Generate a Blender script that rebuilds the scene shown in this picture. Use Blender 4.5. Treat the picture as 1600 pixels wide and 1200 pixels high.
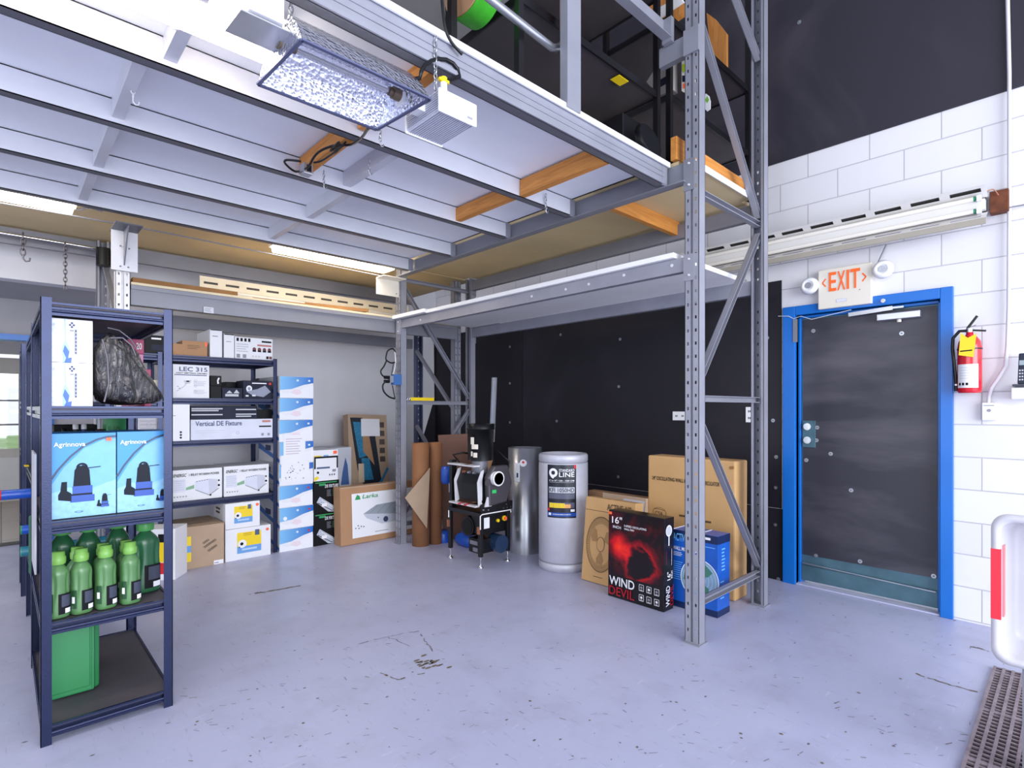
import bpy, bmesh, math, random
from mathutils import Vector, Matrix
random.seed(7)
S = bpy.context.scene
for o in list(bpy.data.objects): bpy.data.objects.remove(o)
C = S.collection
PI = math.pi
# ------------------------------------------------------------------ camera
FOC = 852.0; HY = 638.0; CH = 1.31; YAW = math.radians(43.13)
cam_d = bpy.data.cameras.new('camera'); cam = bpy.data.objects.new('camera', cam_d); C.objects.link(cam)
cam.location = (0, 0, CH); cam.rotation_euler = (PI/2, 0, -YAW)
cam_d.sensor_width = 36; cam_d.lens = FOC/1600*36; cam_d.shift_y = (HY-600)/1600; cam_d.clip_start = .02
S.camera = cam
# ------------------------------------------------------------------ daylight and exposure
S.view_settings.view_transform = 'Standard'; S.view_settings.look = 'None'
S.view_settings.gamma = 1; S.view_settings.exposure = 0.29; S.view_settings.use_curve_mapping = False
W = bpy.data.worlds.new('daylight'); S.world = W; W.use_nodes = True
bg = W.node_tree.nodes['Background']; bg.inputs[0].default_value = (.86, .91, 1, 1); bg.inputs[1].default_value = .95
def area(name, loc, rot, sx, sy, power, col):
    l = bpy.data.lights.new(name, 'AREA'); l.shape = 'RECTANGLE'; l.size = sx; l.size_y = sy; l.energy = power; l.color = col
    o = bpy.data.objects.new(name, l); C.objects.link(o); o.location = loc; o.rotation_euler = rot; return o
# daylight through the open loading door behind the camera, and through the shop front on the left
area('loading_door_daylight', (.9, -4.2, 2.0), (math.radians(90), 0, 0), 5.5, 3.4, 430, (.88, .93, 1))
area('shop_front_daylight', (-5.6, 1.5, 1.9), (0, math.radians(-90), 0), 3.0, 6, 150, (.9, .94, 1))
# ------------------------------------------------------------------ helpers
def ray(u, v):
    fx, fy = math.sin(YAW), math.cos(YAW); k = (u-800)/FOC
    return fx+k*fy, fy-k*fx, -(v-HY)/FOC
def at(u, v, X=None, Y=None, Z=None):
    """where the sight line of a measured image point meets a known wall, shelf-front or floor plane"""
    a, b, c = ray(u, v)
    t = X/a if X is not None else Y/b if Y is not None else (Z-CH)/c
    return Vector((a*t, b*t, CH+c*t))
def ax(u, Y): return at(u, 600, Y=Y).x
def ay(u, X): return at(u, 600, X=X).y
def az(u, v, X=None, Y=None): return at(u, v, X=X, Y=Y).z
def lin(h):
    h = h.lstrip('#'); r = []
    for i in (0, 2, 4):
        c = int(h[i:i+2], 16)/255; r.append(c/12.92 if c <= .04045 else ((c+.055)/1.055)**2.4)
    return (*r, 1)
MATS = {}
def mat(name, col, rough=.6, metal=0, var=.06, scale=6, bump=0, bscale=60, emit=0, trans=0, alpha=1, coat=0, spec=.5):
    if name in MATS: return MATS[name]
    m = bpy.data.materials.new(name); m.use_nodes = True; n = m.node_tree.nodes; L = m.node_tree.links
    b = n['Principled BSDF']; c = lin(col)
    b.inputs['Roughness'].default_value = rough; b.inputs['Metallic'].default_value = metal
    b.inputs['Specular IOR Level'].default_value = spec
    b.inputs['Coat Weight'].default_value = coat
    tc = n.new('ShaderNodeTexCoord')
    if var > 0:
        nz = n.new('ShaderNodeTexNoise'); nz.inputs['Scale'].default_value = scale; nz.inputs['Detail'].default_value = 5
        rp = n.new('ShaderNodeMapRange'); rp.inputs[1].default_value = .3; rp.inputs[2].default_value = .7
        rp.inputs[3].default_value = 1-var; rp.inputs[4].default_value = 1+var
        mx = n.new('ShaderNodeVectorMath'); mx.operation = 'SCALE'; mx.inputs[0].default_value = c[:3]
        L.new(tc.outputs['Object'], nz.inputs['Vector']); L.new(nz.outputs['Fac'], rp.inputs[0])
        L.new(rp.outputs[0], mx.inputs['Scale']); L.new(mx.outputs[0], b.inputs['Base Color'])
    else: b.inputs['Base Color'].default_value = c
    if bump > 0:
        nb = n.new('ShaderNodeTexNoise'); nb.inputs['Scale'].default_value = bscale; nb.inputs['Detail'].default_value = 3
        bp = n.new('ShaderNodeBump'); bp.inputs['Strength'].default_value = bump; bp.inputs['Distance'].default_value = .01
        L.new(tc.outputs['Object'], nb.inputs['Vector']); L.new(nb.outputs['Fac'], bp.inputs['Height']); L.new(bp.outputs[0], b.inputs['Normal'])
    if emit > 0:
        b.inputs['Emission Color'].default_value = c; b.inputs['Emission Strength'].default_value = emit
    if trans: b.inputs['Transmission Weight'].default_value = trans
    if alpha < 1: b.inputs['Alpha'].default_value = alpha
    MATS[name] = m; return m
WO = {}
class MB:
    """collects faces in world (or local) coordinates; build() links them as ONE mesh object"""
    def __init__(s): s.v = []; s.f = []; s.m = []; s.sm = []; s.mats = []
    def mi(s, m):
        if m not in s.mats: s.mats.append(m)
        return s.mats.index(m)
    def add(s, vs, fs, m=None, smooth=False):
        k = len(s.v); s.v += [Vector(p) for p in vs]; i = s.mi(m) if m else 0
        for f in fs: s.f.append([k+j for j in f]); s.m.append(i); s.sm.append(smooth)
        return s
    def box(s, x0, x1, y0, y1, z0, z1, m=None):
        x0, x1 = min(x0, x1), max(x0, x1); y0, y1 = min(y0, y1), max(y0, y1); z0, z1 = min(z0, z1), max(z0, z1)
        vs = [(x, y, z) for z in (z0, z1) for y in (y0, y1) for x in (x0, x1)]
        return s.add(vs, [(0, 2, 3, 1), (4, 5, 7, 6), (0, 1, 5, 4), (2, 6, 7, 3), (0, 4, 6, 2), (1, 3, 7, 5)], m)
    def bar(s, a, b, w, h, m=None, up=(0, 0, 1)):
        a, b = Vector(a), Vector(b); d = (b-a).normalized(); u = Vector(up)
        r = d.cross(u)
        if r.length < 1e-4: r = d.cross(Vector((0, 1, 0)))
        r.normalize(); u = r.cross(d).normalized()
        vs = [p+r*i*w/2+u*j*h/2 for p in (a, b) for j in (-1, 1) for i in (-1, 1)]
        return s.add(vs, [(0, 1, 3, 2), (4, 6, 7, 5), (0, 4, 5, 1), (2, 3, 7, 6), (0, 2, 6, 4), (1, 5, 7, 3)], m)
    def chan(s, a, b, w, h, m=None, up=(0, 0, 1), t=.004):
        """U channel: web at +side, open towards up"""
        a, b = Vector(a), Vector(b); d = (b-a).normalized(); u = Vector(up); r = d.cross(u)
        if r.length < 1e-4: r = d.cross(Vector((0, 1, 0)))
        r.normalize(); u = r.cross(d).normalized()
        s.bar(a-u*(h/2-t/2), b-u*(h/2-t/2), w, t, m, up)
        for q in (-1, 1): s.bar(a+r*q*(w/2-t/2), b+r*q*(w/2-t/2), t, h, m, up)
        return s
    def cyl(s, a, b, r, seg=20, m=None, r2=None, caps=True, smooth=True):
        a, b = Vector(a), Vector(b); d = (b-a).normalized(); x = d.orthogonal().normalized(); y = d.cross(x); r2 = r if r2 is None else r2
        vs = []
        for p, q in ((a, r), (b, r2)):
            for i in range(seg): t = 2*PI*i/seg; vs.append(p+x*math.cos(t)*q+y*math.sin(t)*q)
        s.add(vs, [(i, (i+1) % seg, seg+(i+1) % seg, seg+i) for i in range(seg)], m, smooth)
        if caps: s.add(vs[:seg], [list(range(seg))[::-1]], m); s.add(vs[seg:], [list(range(seg))], m)
        return s
    def tube(s, pts, r, seg=8, m=None, closed=False):
        pts = [Vector(p) for p in pts]; n = len(pts); vs = []; prev = None
        for i, p in enumerate(pts):
            d = (pts[min(i+1, n-1)]-pts[max(i-1, 0)]).normalized()
            x = d.orthogonal().normalized() if prev is None else (prev-d*prev.dot(d)).normalized()
            prev = x; y = d.cross(x)
            for j in range(seg): t = 2*PI*j/seg; vs.append(p+x*math.cos(t)*r+y*math.sin(t)*r)
        fs = [(i*seg+j, i*seg+(j+1) % seg, (i+1)*seg+(j+1) % seg, (i+1)*seg+j) for i in range(n-1) for j in range(seg)]
        s.add(vs, fs, m, True); s.add(vs[:seg], [list(range(seg))[::-1]], m); s.add(vs[-seg:], [list(range(seg))], m)
        return s
    def lathe(s, prof, c=(0, 0, 0), seg=28, m=None, axis='z', sx=1, sy=1):
        c = Vector(c); vs = []
        for r, z in prof:
            for i in range(seg):
                t = 2*PI*i/seg; a, b = math.cos(t)*r*sx, math.sin(t)*r*sy
                vs.append(c+(Vector((a, b, z)) if axis == 'z' else Vector((a, z, b)) if axis == 'y' else Vector((z, a, b))))
        n = len(prof); fs = [(i*seg+j, i*seg+(j+1) % seg, (i+1)*seg+(j+1) % seg, (i+1)*seg+j) for i in range(n-1) for j in range(seg)]
        s.add(vs, fs, m, True)
        if prof[0][0] > 1e-4: s.add(vs[:seg], [list(range(seg))[::-1]], m)
        if prof[-1][0] > 1e-4: s.add(vs[-seg:], [list(range(seg))], m)
        return s
    def prism(s, poly, a, b, m=None):
        """poly: 3-D points of one end; a,b offset vectors to both ends"""
        n = len(poly); a, b = Vector(a), Vector(b); vs = [Vector(p)+a for p in poly]+[Vector(p)+b for p in poly]
        return s.add(vs, [tuple(range(n))[::-1], tuple(range(n, 2*n))]+[(i, (i+1) % n, n+(i+1) % n, n+i) for i in range(n)], m)
    def xf(s, M): s.v = [M @ p for p in s.v]; return s
    def build(s, name, m=None, parent=None, local=False, bevel=0, solid=0, origin=None, sub=0):
        me = bpy.data.meshes.new(name)
        po = WO.get(parent.name, Vector((0, 0, 0))) if parent else Vector((0, 0, 0))
        if local: og = Vector((0, 0, 0)); loc = og
        else:
            if origin is None:
                xs = [p.x for p in s.v]; ys = [p.y for p in s.v]; zs = [p.z for p in s.v]
                og = Vector(((min(xs)+max(xs))/2, (min(ys)+max(ys))/2, min(zs)))
            else: og = Vector(origin)
            loc = og-po
        me.from_pydata([p-og for p in s.v], [], s.f)
        for mm in (s.mats or [m]): me.materials.append(mm)
        for p, i, q in zip(me.polygons, s.m, s.sm): p.material_index = i; p.use_smooth = q
        bm = bmesh.new(); bm.from_mesh(me); bmesh.ops.remove_doubles(bm, verts=bm.verts, dist=1e-5) if not s.sm.count(False) else None
        bmesh.ops.recalc_face_normals(bm, faces=bm.faces); bm.to_mesh(me); bm.free()
        o = bpy.data.objects.new(name, me); C.objects.link(o); o.parent = parent; o.location = loc
        WO[o.name] = og if not local else po
        if solid: q = o.modifiers.new('thick', 'SOLIDIFY'); q.thickness = solid; q.offset = 0
        if bevel: q = o.modifiers.new('bev', 'BEVEL'); q.width = bevel; q.segments = 2; q.limit_method = 'ANGLE'
        if sub: q = o.modifiers.new('sub', 'SUBSURF'); q.levels = q.render_levels = sub
        return o
def tag(o, label=None, cat=None, group=None, kind=None):
    if label: o['label'] = label
    if cat: o['category'] = cat
    if group: o['group'] = group
    if kind: o['kind'] = kind
    return o
def thing(name, label, cat, loc=(0, 0, 0), rz=0, group=None, kind=None):
    o = bpy.data.objects.new(name, None); C.objects.link(o); o.location = loc; o.rotation_euler = (0, 0, rz); o.empty_display_size = .05
    WO[o.name] = Vector(loc); return tag(o, label, cat, group, kind)
def struct(name, b, m=None, parent=None, **k):
    o = b.build(name, m, parent, **k)
    if parent is None: o['kind'] = 'structure'
    return o
def copy_tree(o, parent=None):
    c = o.copy(); C.objects.link(c); c.parent = parent
    for ch in [x for x in bpy.data.objects if x.parent == o]: copy_tree(ch, c)
    return c
_tx = {}
def text_mesh(txt):
    """outline of a word as (verts, faces), height of capitals = 1"""
    if txt in _tx: return _tx[txt]
    cu = bpy.data.curves.new('t', 'FONT'); cu.body = txt; cu.size = 1; cu.fill_mode = 'FRONT' if hasattr(cu, 'fill_mode') else 'BOTH'; cu.resolution_u = 3
    cu.dimensions = '2D'; cu.offset = .012
    o = bpy.data.objects.new('t', cu); C.objects.link(o)
    dg = bpy.context.evaluated_depsgraph_get(); me = bpy.data.meshes.new_from_object(o.evaluated_get(dg))
    vs = [(v.co.x, v.co.y) for v in me.vertices]; fs = [tuple(p.vertices) for p in me.polygons]
    bpy.data.objects.remove(o); bpy.data.curves.remove(cu); bpy.data.meshes.remove(me)
    x0 = min(v[0] for v in vs); x1 = max(v[0] for v in vs); y0 = min(v[1] for v in vs); y1 = max(v[1] for v in vs)
    _tx[txt] = ([((x-x0)/(x1-x0), (y-y0)/(y1-y0)) for x, y in vs], fs); return _tx[txt]
class Print:
    """printing on a flat face. O lower-left corner, U right, V up (as one looks at the face), metres"""
    def __init__(s, O, U=(1, 0, 0), V=(0, 0, 1)):
        s.O = Vector(O); s.U = Vector(U).normalized(); s.V = Vector(V).normalized(); s.N = s.U.cross(s.V); s.k = 0; s.g = MB(); s.t = MB()
    def P(s, x, y, k): return s.O+s.U*x+s.V*y+s.N*(.0007+.00035*k)
    def poly(s, pts, m, k=None):
        s.k += 1; k = s.k if k is None else k
        s.g.add([s.P(x, y, k) for x, y in pts], [list(range(len(pts)))], m); return s
    def rect(s, x0, y0, x1, y1, m): return s.poly([(x0, y0), (x1, y0), (x1, y1), (x0, y1)], m)
    def disc(s, x, y, r, m, r2=None, n=24): return s.poly([(x+math.cos(2*PI*i/n)*r, y+math.sin(2*PI*i/n)*(r2 or r)) for i in range(n)], m)
    def ring(s, x, y, r, w, m, n=32, r2=None):
        s.k += 1; q = (r2 or r)/r
        vs = [s.P(x+math.cos(2*PI*i/n)*(r-w*j), y+math.sin(2*PI*i/n)*(r-w*j)*q, s.k) for j in (0, 1) for i in range(n)]
        s.g.add(vs, [(i, (i+1) % n, n+(i+1) % n, n+i) for i in range(n)], m); return s
    def line(s, pts, w, m):
        s.k += 1
        for (a, b), (c, d) in zip(pts, pts[1:]):
            L = math.hypot(c-a, d-b) or 1; nx, ny = -(d-b)/L*w/2, (c-a)/L*w/2
            s.g.add([s.P(a-nx, b-ny, s.k), s.P(c-nx, d-ny, s.k), s.P(c+nx, d+ny, s.k), s.P(a+nx, b+ny, s.k)], [(0, 1, 2, 3)], m)
        return s
    def bars(s, x0, y0, x1, y1, n, m, fill=.45, ragged=.3):
        """rows of print too fine to read"""
        s.k += 1; h = (y1-y0)/n
        for i in range(n):
            x = x1-(x1-x0)*ragged*random.random(); y = y1-h*(i+.5)
            s.g.add([s.P(x0, y-h*fill/2, s.k), s.P(x, y-h*fill/2, s.k), s.P(x, y+h*fill/2, s.k), s.P(x0, y+h*fill/2, s.k)], [(0, 1, 2, 3)], m)
        return s
    def text(s, txt, x0, y0, x1, y1, m, slant=0, vert=False):
        vs, fs = text_mesh(txt); q = []
        for x, y in vs:
            if vert: q.append(s.P(x1-y*(x1-x0), y0+x*(y1-y0), 14))
            else: q.append(s.P(x0+x*(x1-x0)+slant*y*(y1-y0), y0+y*(y1-y0), 14))
        s.t.add(q, fs, m); return s
    def done(s, parent, local=True):
        if s.g.f: s.g.build('printed_graphic', None, parent, local=local)
        if s.t.f: s.t.build('lettering', None, parent, local=local)
class Carton:
    """box thing: origin bottom centre of the box, local -Y face looks at the viewer, local +X is right"""
    def __init__(s, name, label, cat, c, w, d, h, m, rz=0, group=None, lean=0, tape=None, bevel=.002, bulge=0, roll=0):
        b = MB().box(-w/2, w/2, -d/2, d/2, 0, h, m)
        s.o = b.build(name, m, local=True, bevel=bevel); s.o.location = c
        s.o.rotation_euler = (Matrix.Rotation(rz, 3, 'Z') @ Matrix.Rotation(lean, 3, 'X') @ Matrix.Rotation(roll, 3, 'Y')).to_euler()
        tag(s.o, label, cat, group); s.w, s.d, s.h = w, d, h; WO[s.o.name] = Vector(c)
        if tape:
            MB().box(-w/2-.0006, w/2+.0006, -.024, .024, h-.03, h+.0006, tape).build('packing_tape', tape, s.o, local=True)
    def front(s): return Print((-s.w/2, -s.d/2, 0))
    def left(s): return Print((-s.w/2, s.d/2, 0), (0, -1, 0))
    def right(s): return Print((s.w/2, -s.d/2, 0), (0, 1, 0))
    def top(s): return Print((-s.w/2, -s.d/2, s.h), (1, 0, 0), (0, 1, 0))
def ybox(name, label, cat, u0, u1, vt, Y, z0, d, m, zmax=99, **k):
    """carton whose front lies in the plane Y, measured edges u0,u1 and top vt, standing at height z0"""
    x0, x1 = ax(u0, Y), ax(u1, Y); zt = min(zmax, az((u0+u1)/2, vt, Y=Y))
    return Carton(name, label, cat, ((x0+x1)/2, Y+d/2, z0), x1-x0, d, zt-z0, m, **k)
def xbox(name, label, cat, u0, u1, vt, X, z0, d, m, **k):
    """carton whose front lies in the plane X (seen looking at the right wall)"""
    y0, y1 = ay(u0, X), ay(u1, X); zt = az((u0+u1)/2, vt, X=X)
    return Carton(name, label, cat, (X+d/2, (y0+y1)/2, z0), y0-y1, d, zt-z0, m, rz=-PI/2, **k)
# ------------------------------------------------------------------ materials
def node_mat(name):
    m = bpy.data.materials.new(name); m.use_nodes = True; nt = m.node_tree
    return m, nt.nodes, nt.links, nt.nodes['Principled BSDF']
def ramp(n, L, src, p0, p1, c0, c1):
    r = n.new('ShaderNodeValToRGB'); r.color_ramp.elements[0].position = p0; r.color_ramp.elements[1].position = p1
    r.color_ramp.elements[0].color = c0; r.color_ramp.elements[1].color = c1; L.new(src, r.inputs[0]); return r.outputs[0]
def noise(n, L, vec, sc, det=4, rough=.5, dist=0):
    z = n.new('ShaderNodeTexNoise'); z.inputs['Scale'].default_value = sc; z.inputs['Detail'].default_value = det
    z.inputs['Roughness'].default_value = rough; z.inputs['Distortion'].default_value = dist; L.new(vec, z.inputs['Vector']); return z.outputs['Fac']
def mixc(n, L, fac, a, b, mode='MIX'):
    x = n.new('ShaderNodeMix'); x.data_type = 'RGBA'; x.blend_type = mode
    if isinstance(fac, float): x.inputs[0].default_value = fac
    else: L.new(fac, x.inputs[0])
    for i, q in ((6, a), (7, b)):
        if isinstance(q, tuple): x.inputs[i].default_value = q
        else: L.new(q, x.inputs[i])
    return x.outputs[2]
def mapping(n, L, src, sc=(1, 1, 1), rot=(0, 0, 0), loc=(0, 0, 0)):
    x = n.new('ShaderNodeMapping'); x.inputs['Scale'].default_value = sc; x.inputs['Rotation'].default_value = rot; x.inputs['Location'].default_value = loc
    L.new(src, x.inputs['Vector']); return x.outputs[0]
def floor_mat():
    m, n, L, b = node_mat('painted_concrete'); tc = n.new('ShaderNodeTexCoord').outputs['Object']
    B0, W0 = (0, 0, 0, 1), (1, 1, 1, 1)
    c = mixc(n, L, noise(n, L, tc, .9, 5), lin('a6a8c6'), lin('bfc2dc'))
    c = mixc(n, L, ramp(n, L, noise(n, L, tc, 3.2, 6, .65), .5, .75, B0, (.5, .5, .5, 1)), c, lin('9d9bb2'))
    sc = mapping(n, L, tc, (9, 1.6, 1), (0, 0, .5))
    c = mixc(n, L, ramp(n, L, noise(n, L, sc, 5, 6, .7, .4), .60, .70, B0, (.6, .6, .6, 1)), c, lin('8a889c'))
    sc2 = mapping(n, L, tc, (2, 12, 1), (0, 0, .9))
    c = mixc(n, L, ramp(n, L, noise(n, L, sc2, 4, 6, .72, .3), .60, .72, B0, (.6, .6, .6, 1)), c, lin('cfcee4'))
    v = n.new('ShaderNodeTexVoronoi'); v.inputs['Scale'].default_value = 8; v.inputs['Randomness'].default_value = 1; L.new(mapping(n, L, tc, (1, 1.7, 1), (0, 0, .4)), v.inputs['Vector'])
    sp = ramp(n, L, v.outputs['Distance'], .05, .08, W0, B0)
    msk = ramp(n, L, noise(n, L, tc, 2.2, 3), .5, .56, B0, W0)
    mm = n.new('ShaderNodeMath'); mm.operation = 'MULTIPLY'; L.new(sp, mm.inputs[0]); L.new(msk, mm.inputs[1])
    c = mixc(n, L, mm.outputs[0], c, lin('5d5860'))
    L.new(c, b.inputs['Base Color'])
    L.new(ramp(n, L, noise(n, L, tc, 7, 4), .3, .8, (.3, .3, .3, 1), (.52, .52, .52, 1)), b.inputs['Roughness'])
    bp = n.new('ShaderNodeBump'); bp.inputs['Strength'].default_value = .12; bp.inputs['Distance'].default_value = .004
    L.new(noise(n, L, tc, 30, 5), bp.inputs['Height']); L.new(bp.outputs[0], b.inputs['Normal']); return m
def block_mat(name, swap):
    m, n, L, b = node_mat(name); tc = n.new('ShaderNodeTexCoord').outputs['Object']
    s = n.new('ShaderNodeSeparateXYZ'); L.new(tc, s.inputs[0]); k = n.new('ShaderNodeCombineXYZ')
    L.new(s.outputs['Y' if swap else 'X'], k.inputs[0]); L.new(s.outputs['Z'], k.inputs[1])
    br = n.new('ShaderNodeTexBrick'); br.offset = .5; br.inputs['Scale'].default_value = 1; br.inputs['Brick Width'].default_value = .39
    br.inputs['Row Height'].default_value = .2; br.inputs['Mortar Size'].default_value = .004; br.inputs['Mortar Smooth'].default_value = .4
    br.inputs['Color1'].default_value = lin('e6e4e8'); br.inputs['Color2'].default_value = lin('dfdde2'); br.inputs['Mortar'].default_value = lin('bdbac0')
    L.new(mapping(n, L, k.outputs[0], (1, 1, 1), (0, 0, 0), (0.12, -.01, 0)), br.inputs['Vector'])
    c = mixc(n, L, ramp(n, L, noise(n, L, tc, 2.0, 5), .62, .8, (0, 0, 0, 1), (.5, .5, .5, 1)), br.outputs['Color'], lin('cfcbcf'))
    L.new(c, b.inputs['Base Color']); b.inputs['Roughness'].default_value = .55
    bp = n.new('ShaderNodeBump'); bp.inputs['Strength'].default_value = .5; bp.inputs['Distance'].default_value = .006; bp.invert = True
    L.new(br.outputs['Fac'], bp.inputs['Height']); b2 = n.new('ShaderNodeBump'); b2.inputs['Strength'].default_value = .12; b2.inputs['Distance'].default_value = .003
    L.new(noise(n, L, tc, 60, 4), b2.inputs['Height']); L.new(bp.outputs[0], b2.inputs['Normal']); L.new(b2.outputs[0], b.inputs['Normal']); return m
def wood_mat(name, c1, c2, axis=0, sc=14):
    m, n, L, b = node_mat(name); tc = n.new('ShaderNodeTexCoord').outputs['Object']
    s = [sc, sc, sc]; s[axis] = sc*.07
    f = noise(n, L, mapping(n, L, tc, tuple(s)), 2.2, 6, .6, 1.2)
    c = mixc(n, L, ramp(n, L, f, .3, .7, (0, 0, 0, 1), (1, 1, 1, 1)), lin(c1), lin(c2))
    L.new(c, b.inputs['Base Color']); b.inputs['Roughness'].default_value = .6; return m
def rubber_mat(name='black_rubber_sheet', c1='302e38', c2='47424a'):
    m, n, L, b = node_mat(name); tc = n.new('ShaderNodeTexCoord').outputs['Object']
    f = noise(n, L, tc, .9, 5, .55, .8)
    L.new(mixc(n, L, ramp(n, L, f, .5, .75, (0, 0, 0, 1), (1, 1, 1, 1)), lin(c1), lin(c2)), b.inputs['Base Color'])
    b.inputs['Roughness'].default_value = .5; b.inputs['Specular IOR Level'].default_value = .35
    bp = n.new('ShaderNodeBump'); bp.inputs['Strength'].default_value = .15; bp.inputs['Distance'].default_value = .01
    L.new(noise(n, L, tc, 3, 3), bp.inputs['Height']); L.new(bp.outputs[0], b.inputs['Normal']); return m
def door_mat():
    m, n, L, b = node_mat('worn_black_door_rubber'); tc = n.new('ShaderNodeTexCoord').outputs['Object']
    f = noise(n, L, mapping(n, L, tc, (1, .7, 2.2)), 1.1, 6, .55, .3)
    L.new(mixc(n, L, ramp(n, L, f, .44, .66, (0, 0, 0, 1), (.9, .9, .9, 1)), lin('2b2a36'), lin('5a5760')), b.inputs['Base Color'])
    b.inputs['Roughness'].default_value = .45; return m
def dimple_mat():
    m, n, L, b = node_mat('dimpled_aluminium'); tc = n.new('ShaderNodeTexCoord').outputs['Object']
    v = n.new('ShaderNodeTexVoronoi'); v.inputs['Scale'].default_value = 75; L.new(tc, v.inputs['Vector'])
    bp = n.new('ShaderNodeBump'); bp.inputs['Strength'].default_value = 1; bp.inputs['Distance'].default_value = .004
    L.new(v.outputs['Distance'], bp.inputs['Height']); L.new(bp.outputs[0], b.inputs['Normal'])
    b.inputs['Metallic'].default_value = 1; b.inputs['Roughness'].default_value = .16; b.inputs['Base Color'].default_value = (.86, .88, .95, 1); return m
def grad_mat(name, c1, c2, axis, p0, p1):
    """printed colour that runs from c1 to c2 along one local axis (artwork on packaging)"""
    m, n, L, b = node_mat(name); tc = n.new('ShaderNodeTexCoord').outputs['Object']
    s = n.new('ShaderNodeSeparateXYZ'); L.new(tc, s.inputs[0]); r = n.new('ShaderNodeMapRange'); r.inputs[1].default_value = p0; r.inputs[2].default_value = p1
    L.new(s.outputs[axis], r.inputs[0]); L.new(mixc(n, L, r.outputs[0], lin(c1), lin(c2)), b.inputs['Base Color']); b.inputs['Roughness'].default_value = .4; return m
def tile_mat():
    m, n, L, b = node_mat('wood_look_tile'); tc = n.new('ShaderNodeTexCoord').outputs['Object']
    br = n.new('ShaderNodeTexBrick'); br.inputs['Scale'].default_value = 1; br.inputs['Brick Width'].default_value = 1.2; br.inputs['Row Height'].default_value = .3; br.inputs['Mortar Size'].default_value = .006
    br.inputs['Color1'].default_value = lin('c4b7a8'); br.inputs['Color2'].default_value = lin('b3a596'); br.inputs['Mortar'].default_value = lin('6e645c')
    L.new(mapping(n, L, tc, (1, 1, 1), (0, 0, PI/2)), br.inputs['Vector']); L.new(br.outputs['Color'], b.inputs['Base Color']); b.inputs['Roughness'].default_value = .35; return m
FLOOR = floor_mat(); BLOCK_Y = block_mat('painted_block_side', True); BLOCK_X = block_mat('painted_block_back', False)
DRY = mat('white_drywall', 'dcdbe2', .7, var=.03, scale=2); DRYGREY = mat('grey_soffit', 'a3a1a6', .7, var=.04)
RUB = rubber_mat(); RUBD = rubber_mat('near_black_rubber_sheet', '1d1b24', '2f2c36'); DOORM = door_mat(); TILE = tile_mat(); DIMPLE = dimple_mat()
GALV = mat('galvanised_rack_steel', '9899a5', .42, .3, var=.08, scale=5, bump=.05, bscale=30)
GREYP = mat('grey_painted_steel', '7f808a', .45, .15, var=.06, scale=4)
WHSTEEL = mat('white_painted_steel', 'dad9df', .45, .1, var=.04)
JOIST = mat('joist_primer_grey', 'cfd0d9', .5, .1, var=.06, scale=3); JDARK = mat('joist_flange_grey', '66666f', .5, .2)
PLYW = mat('white_deck_board', 'eff1f8', .65, var=.05, scale=1.5); PLYC = mat('cream_particle_board', 'dcc79c', .7, var=.09, scale=2, bump=.05)
WHITE = mat('white_melamine', 'f1f1f2', .5, var=.02); PINE = wood_mat('pine_lumber', 'd9954a', 'b8722c', 0); PINEY = wood_mat('pine_lumber_cross', 'd9954a', 'ae6c2a', 1)
PINEW = wood_mat('pine_lumber_upright', 'd9924a', 'b3702e', 2)
BLUE = mat('blue_door_paint', '0069c4', .35, var=.05, scale=3, coat=.05); TEAL = mat('teal_grey_door_steel', '4e6f7d', .4, .4, var=.2, scale=7)
BLK = mat('black_plastic', '101115', .35, var=.08, spec=.35); BLKM = mat('black_powder_steel', '1d1c20', .3, .3, var=.08)
NAVY = mat('blue_black_shelf_steel', '1b2446', .26, .45, var=.08, scale=20, bump=.05, bscale=200); NAVYD = mat('shelf_board_dark', '4c474f', .6, var=.1)
CHROME = mat('chrome', 'd5d6da', .15, 1, var=.02); ZINC = mat('zinc_steel', 'b9bcc4', .32, .9, var=.12, scale=5)
KRAFT = mat('kraft_cardboard', 'b08663', .75, var=.05, scale=8, bump=.03, bscale=90); KRAFTD = mat('kraft_paper_brown', '8d5f3e', .7, var=.06, scale=5)
KRAFTL = mat('pale_cardboard', 'b49a82', .75, var=.05, scale=8); KDARK = mat('kraft_print_ink', '5a4630', .8, var=0); TAPE = mat('clear_brown_tape', 'a07c50', .25, var=0)
WBOX = mat('white_carton', 'e9e9ef', .45, var=.02); WPAP = mat('white_paper', 'eeeef4', .6, var=.01); INK = mat('black_ink', '101016', .5, var=0, spec=.2)
GREYINK = mat('grey_ink', '8f909c', .5, var=0); LGREY = mat('light_grey_ink', 'c3c5cf', .5, var=0); NAVYI = mat('navy_ink', '1f2f6b', .45, var=0)
REDI = mat('red_ink', 'cf1f2b', .45, var=0); ORAI = mat('orange_sticker', 'ff6a3a', .45, var=0); YELI = mat('yellow_label', 'f3d114', .45, var=0); SKY = mat('sky_blue_label', '6aa0dc', .45, var=0)
BOXBLK = mat('black_carton', '0e0f13', .5, var=.05, spec=.2); BOXDK = mat('dark_slate_carton', '1f2337', .5, var=.15, scale=20, spec=.2); MAG = mat('magenta_carton', 'a93a63', .5, var=.05); PINK = mat('pink_carton', 'cf86a8', .5, var=.05)
AGRI = None
GRN_J = mat('dark_green_jug', '27603e', .35, var=.04, coat=.2); GRN_B = mat('sage_green_bottle', '54804f', .35, var=.04, coat=.2); GRN_C = mat('lime_green_cap', '78ae52', .4, var=.04)
GRN_T = mat('green_tote_plastic', '2c7f4c', .38, var=.03); GREENI = mat('green_ink', '2f9a58', .45, var=0)
ALUM = mat('aluminium', 'c9ccd4', .3, .9, var=.05); WHPL = mat('white_plastic', 'efeff2', .35, var=.01); BLUPL = mat('blue_plastic', '1756c4', .35, var=.05, coat=.3)
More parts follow.
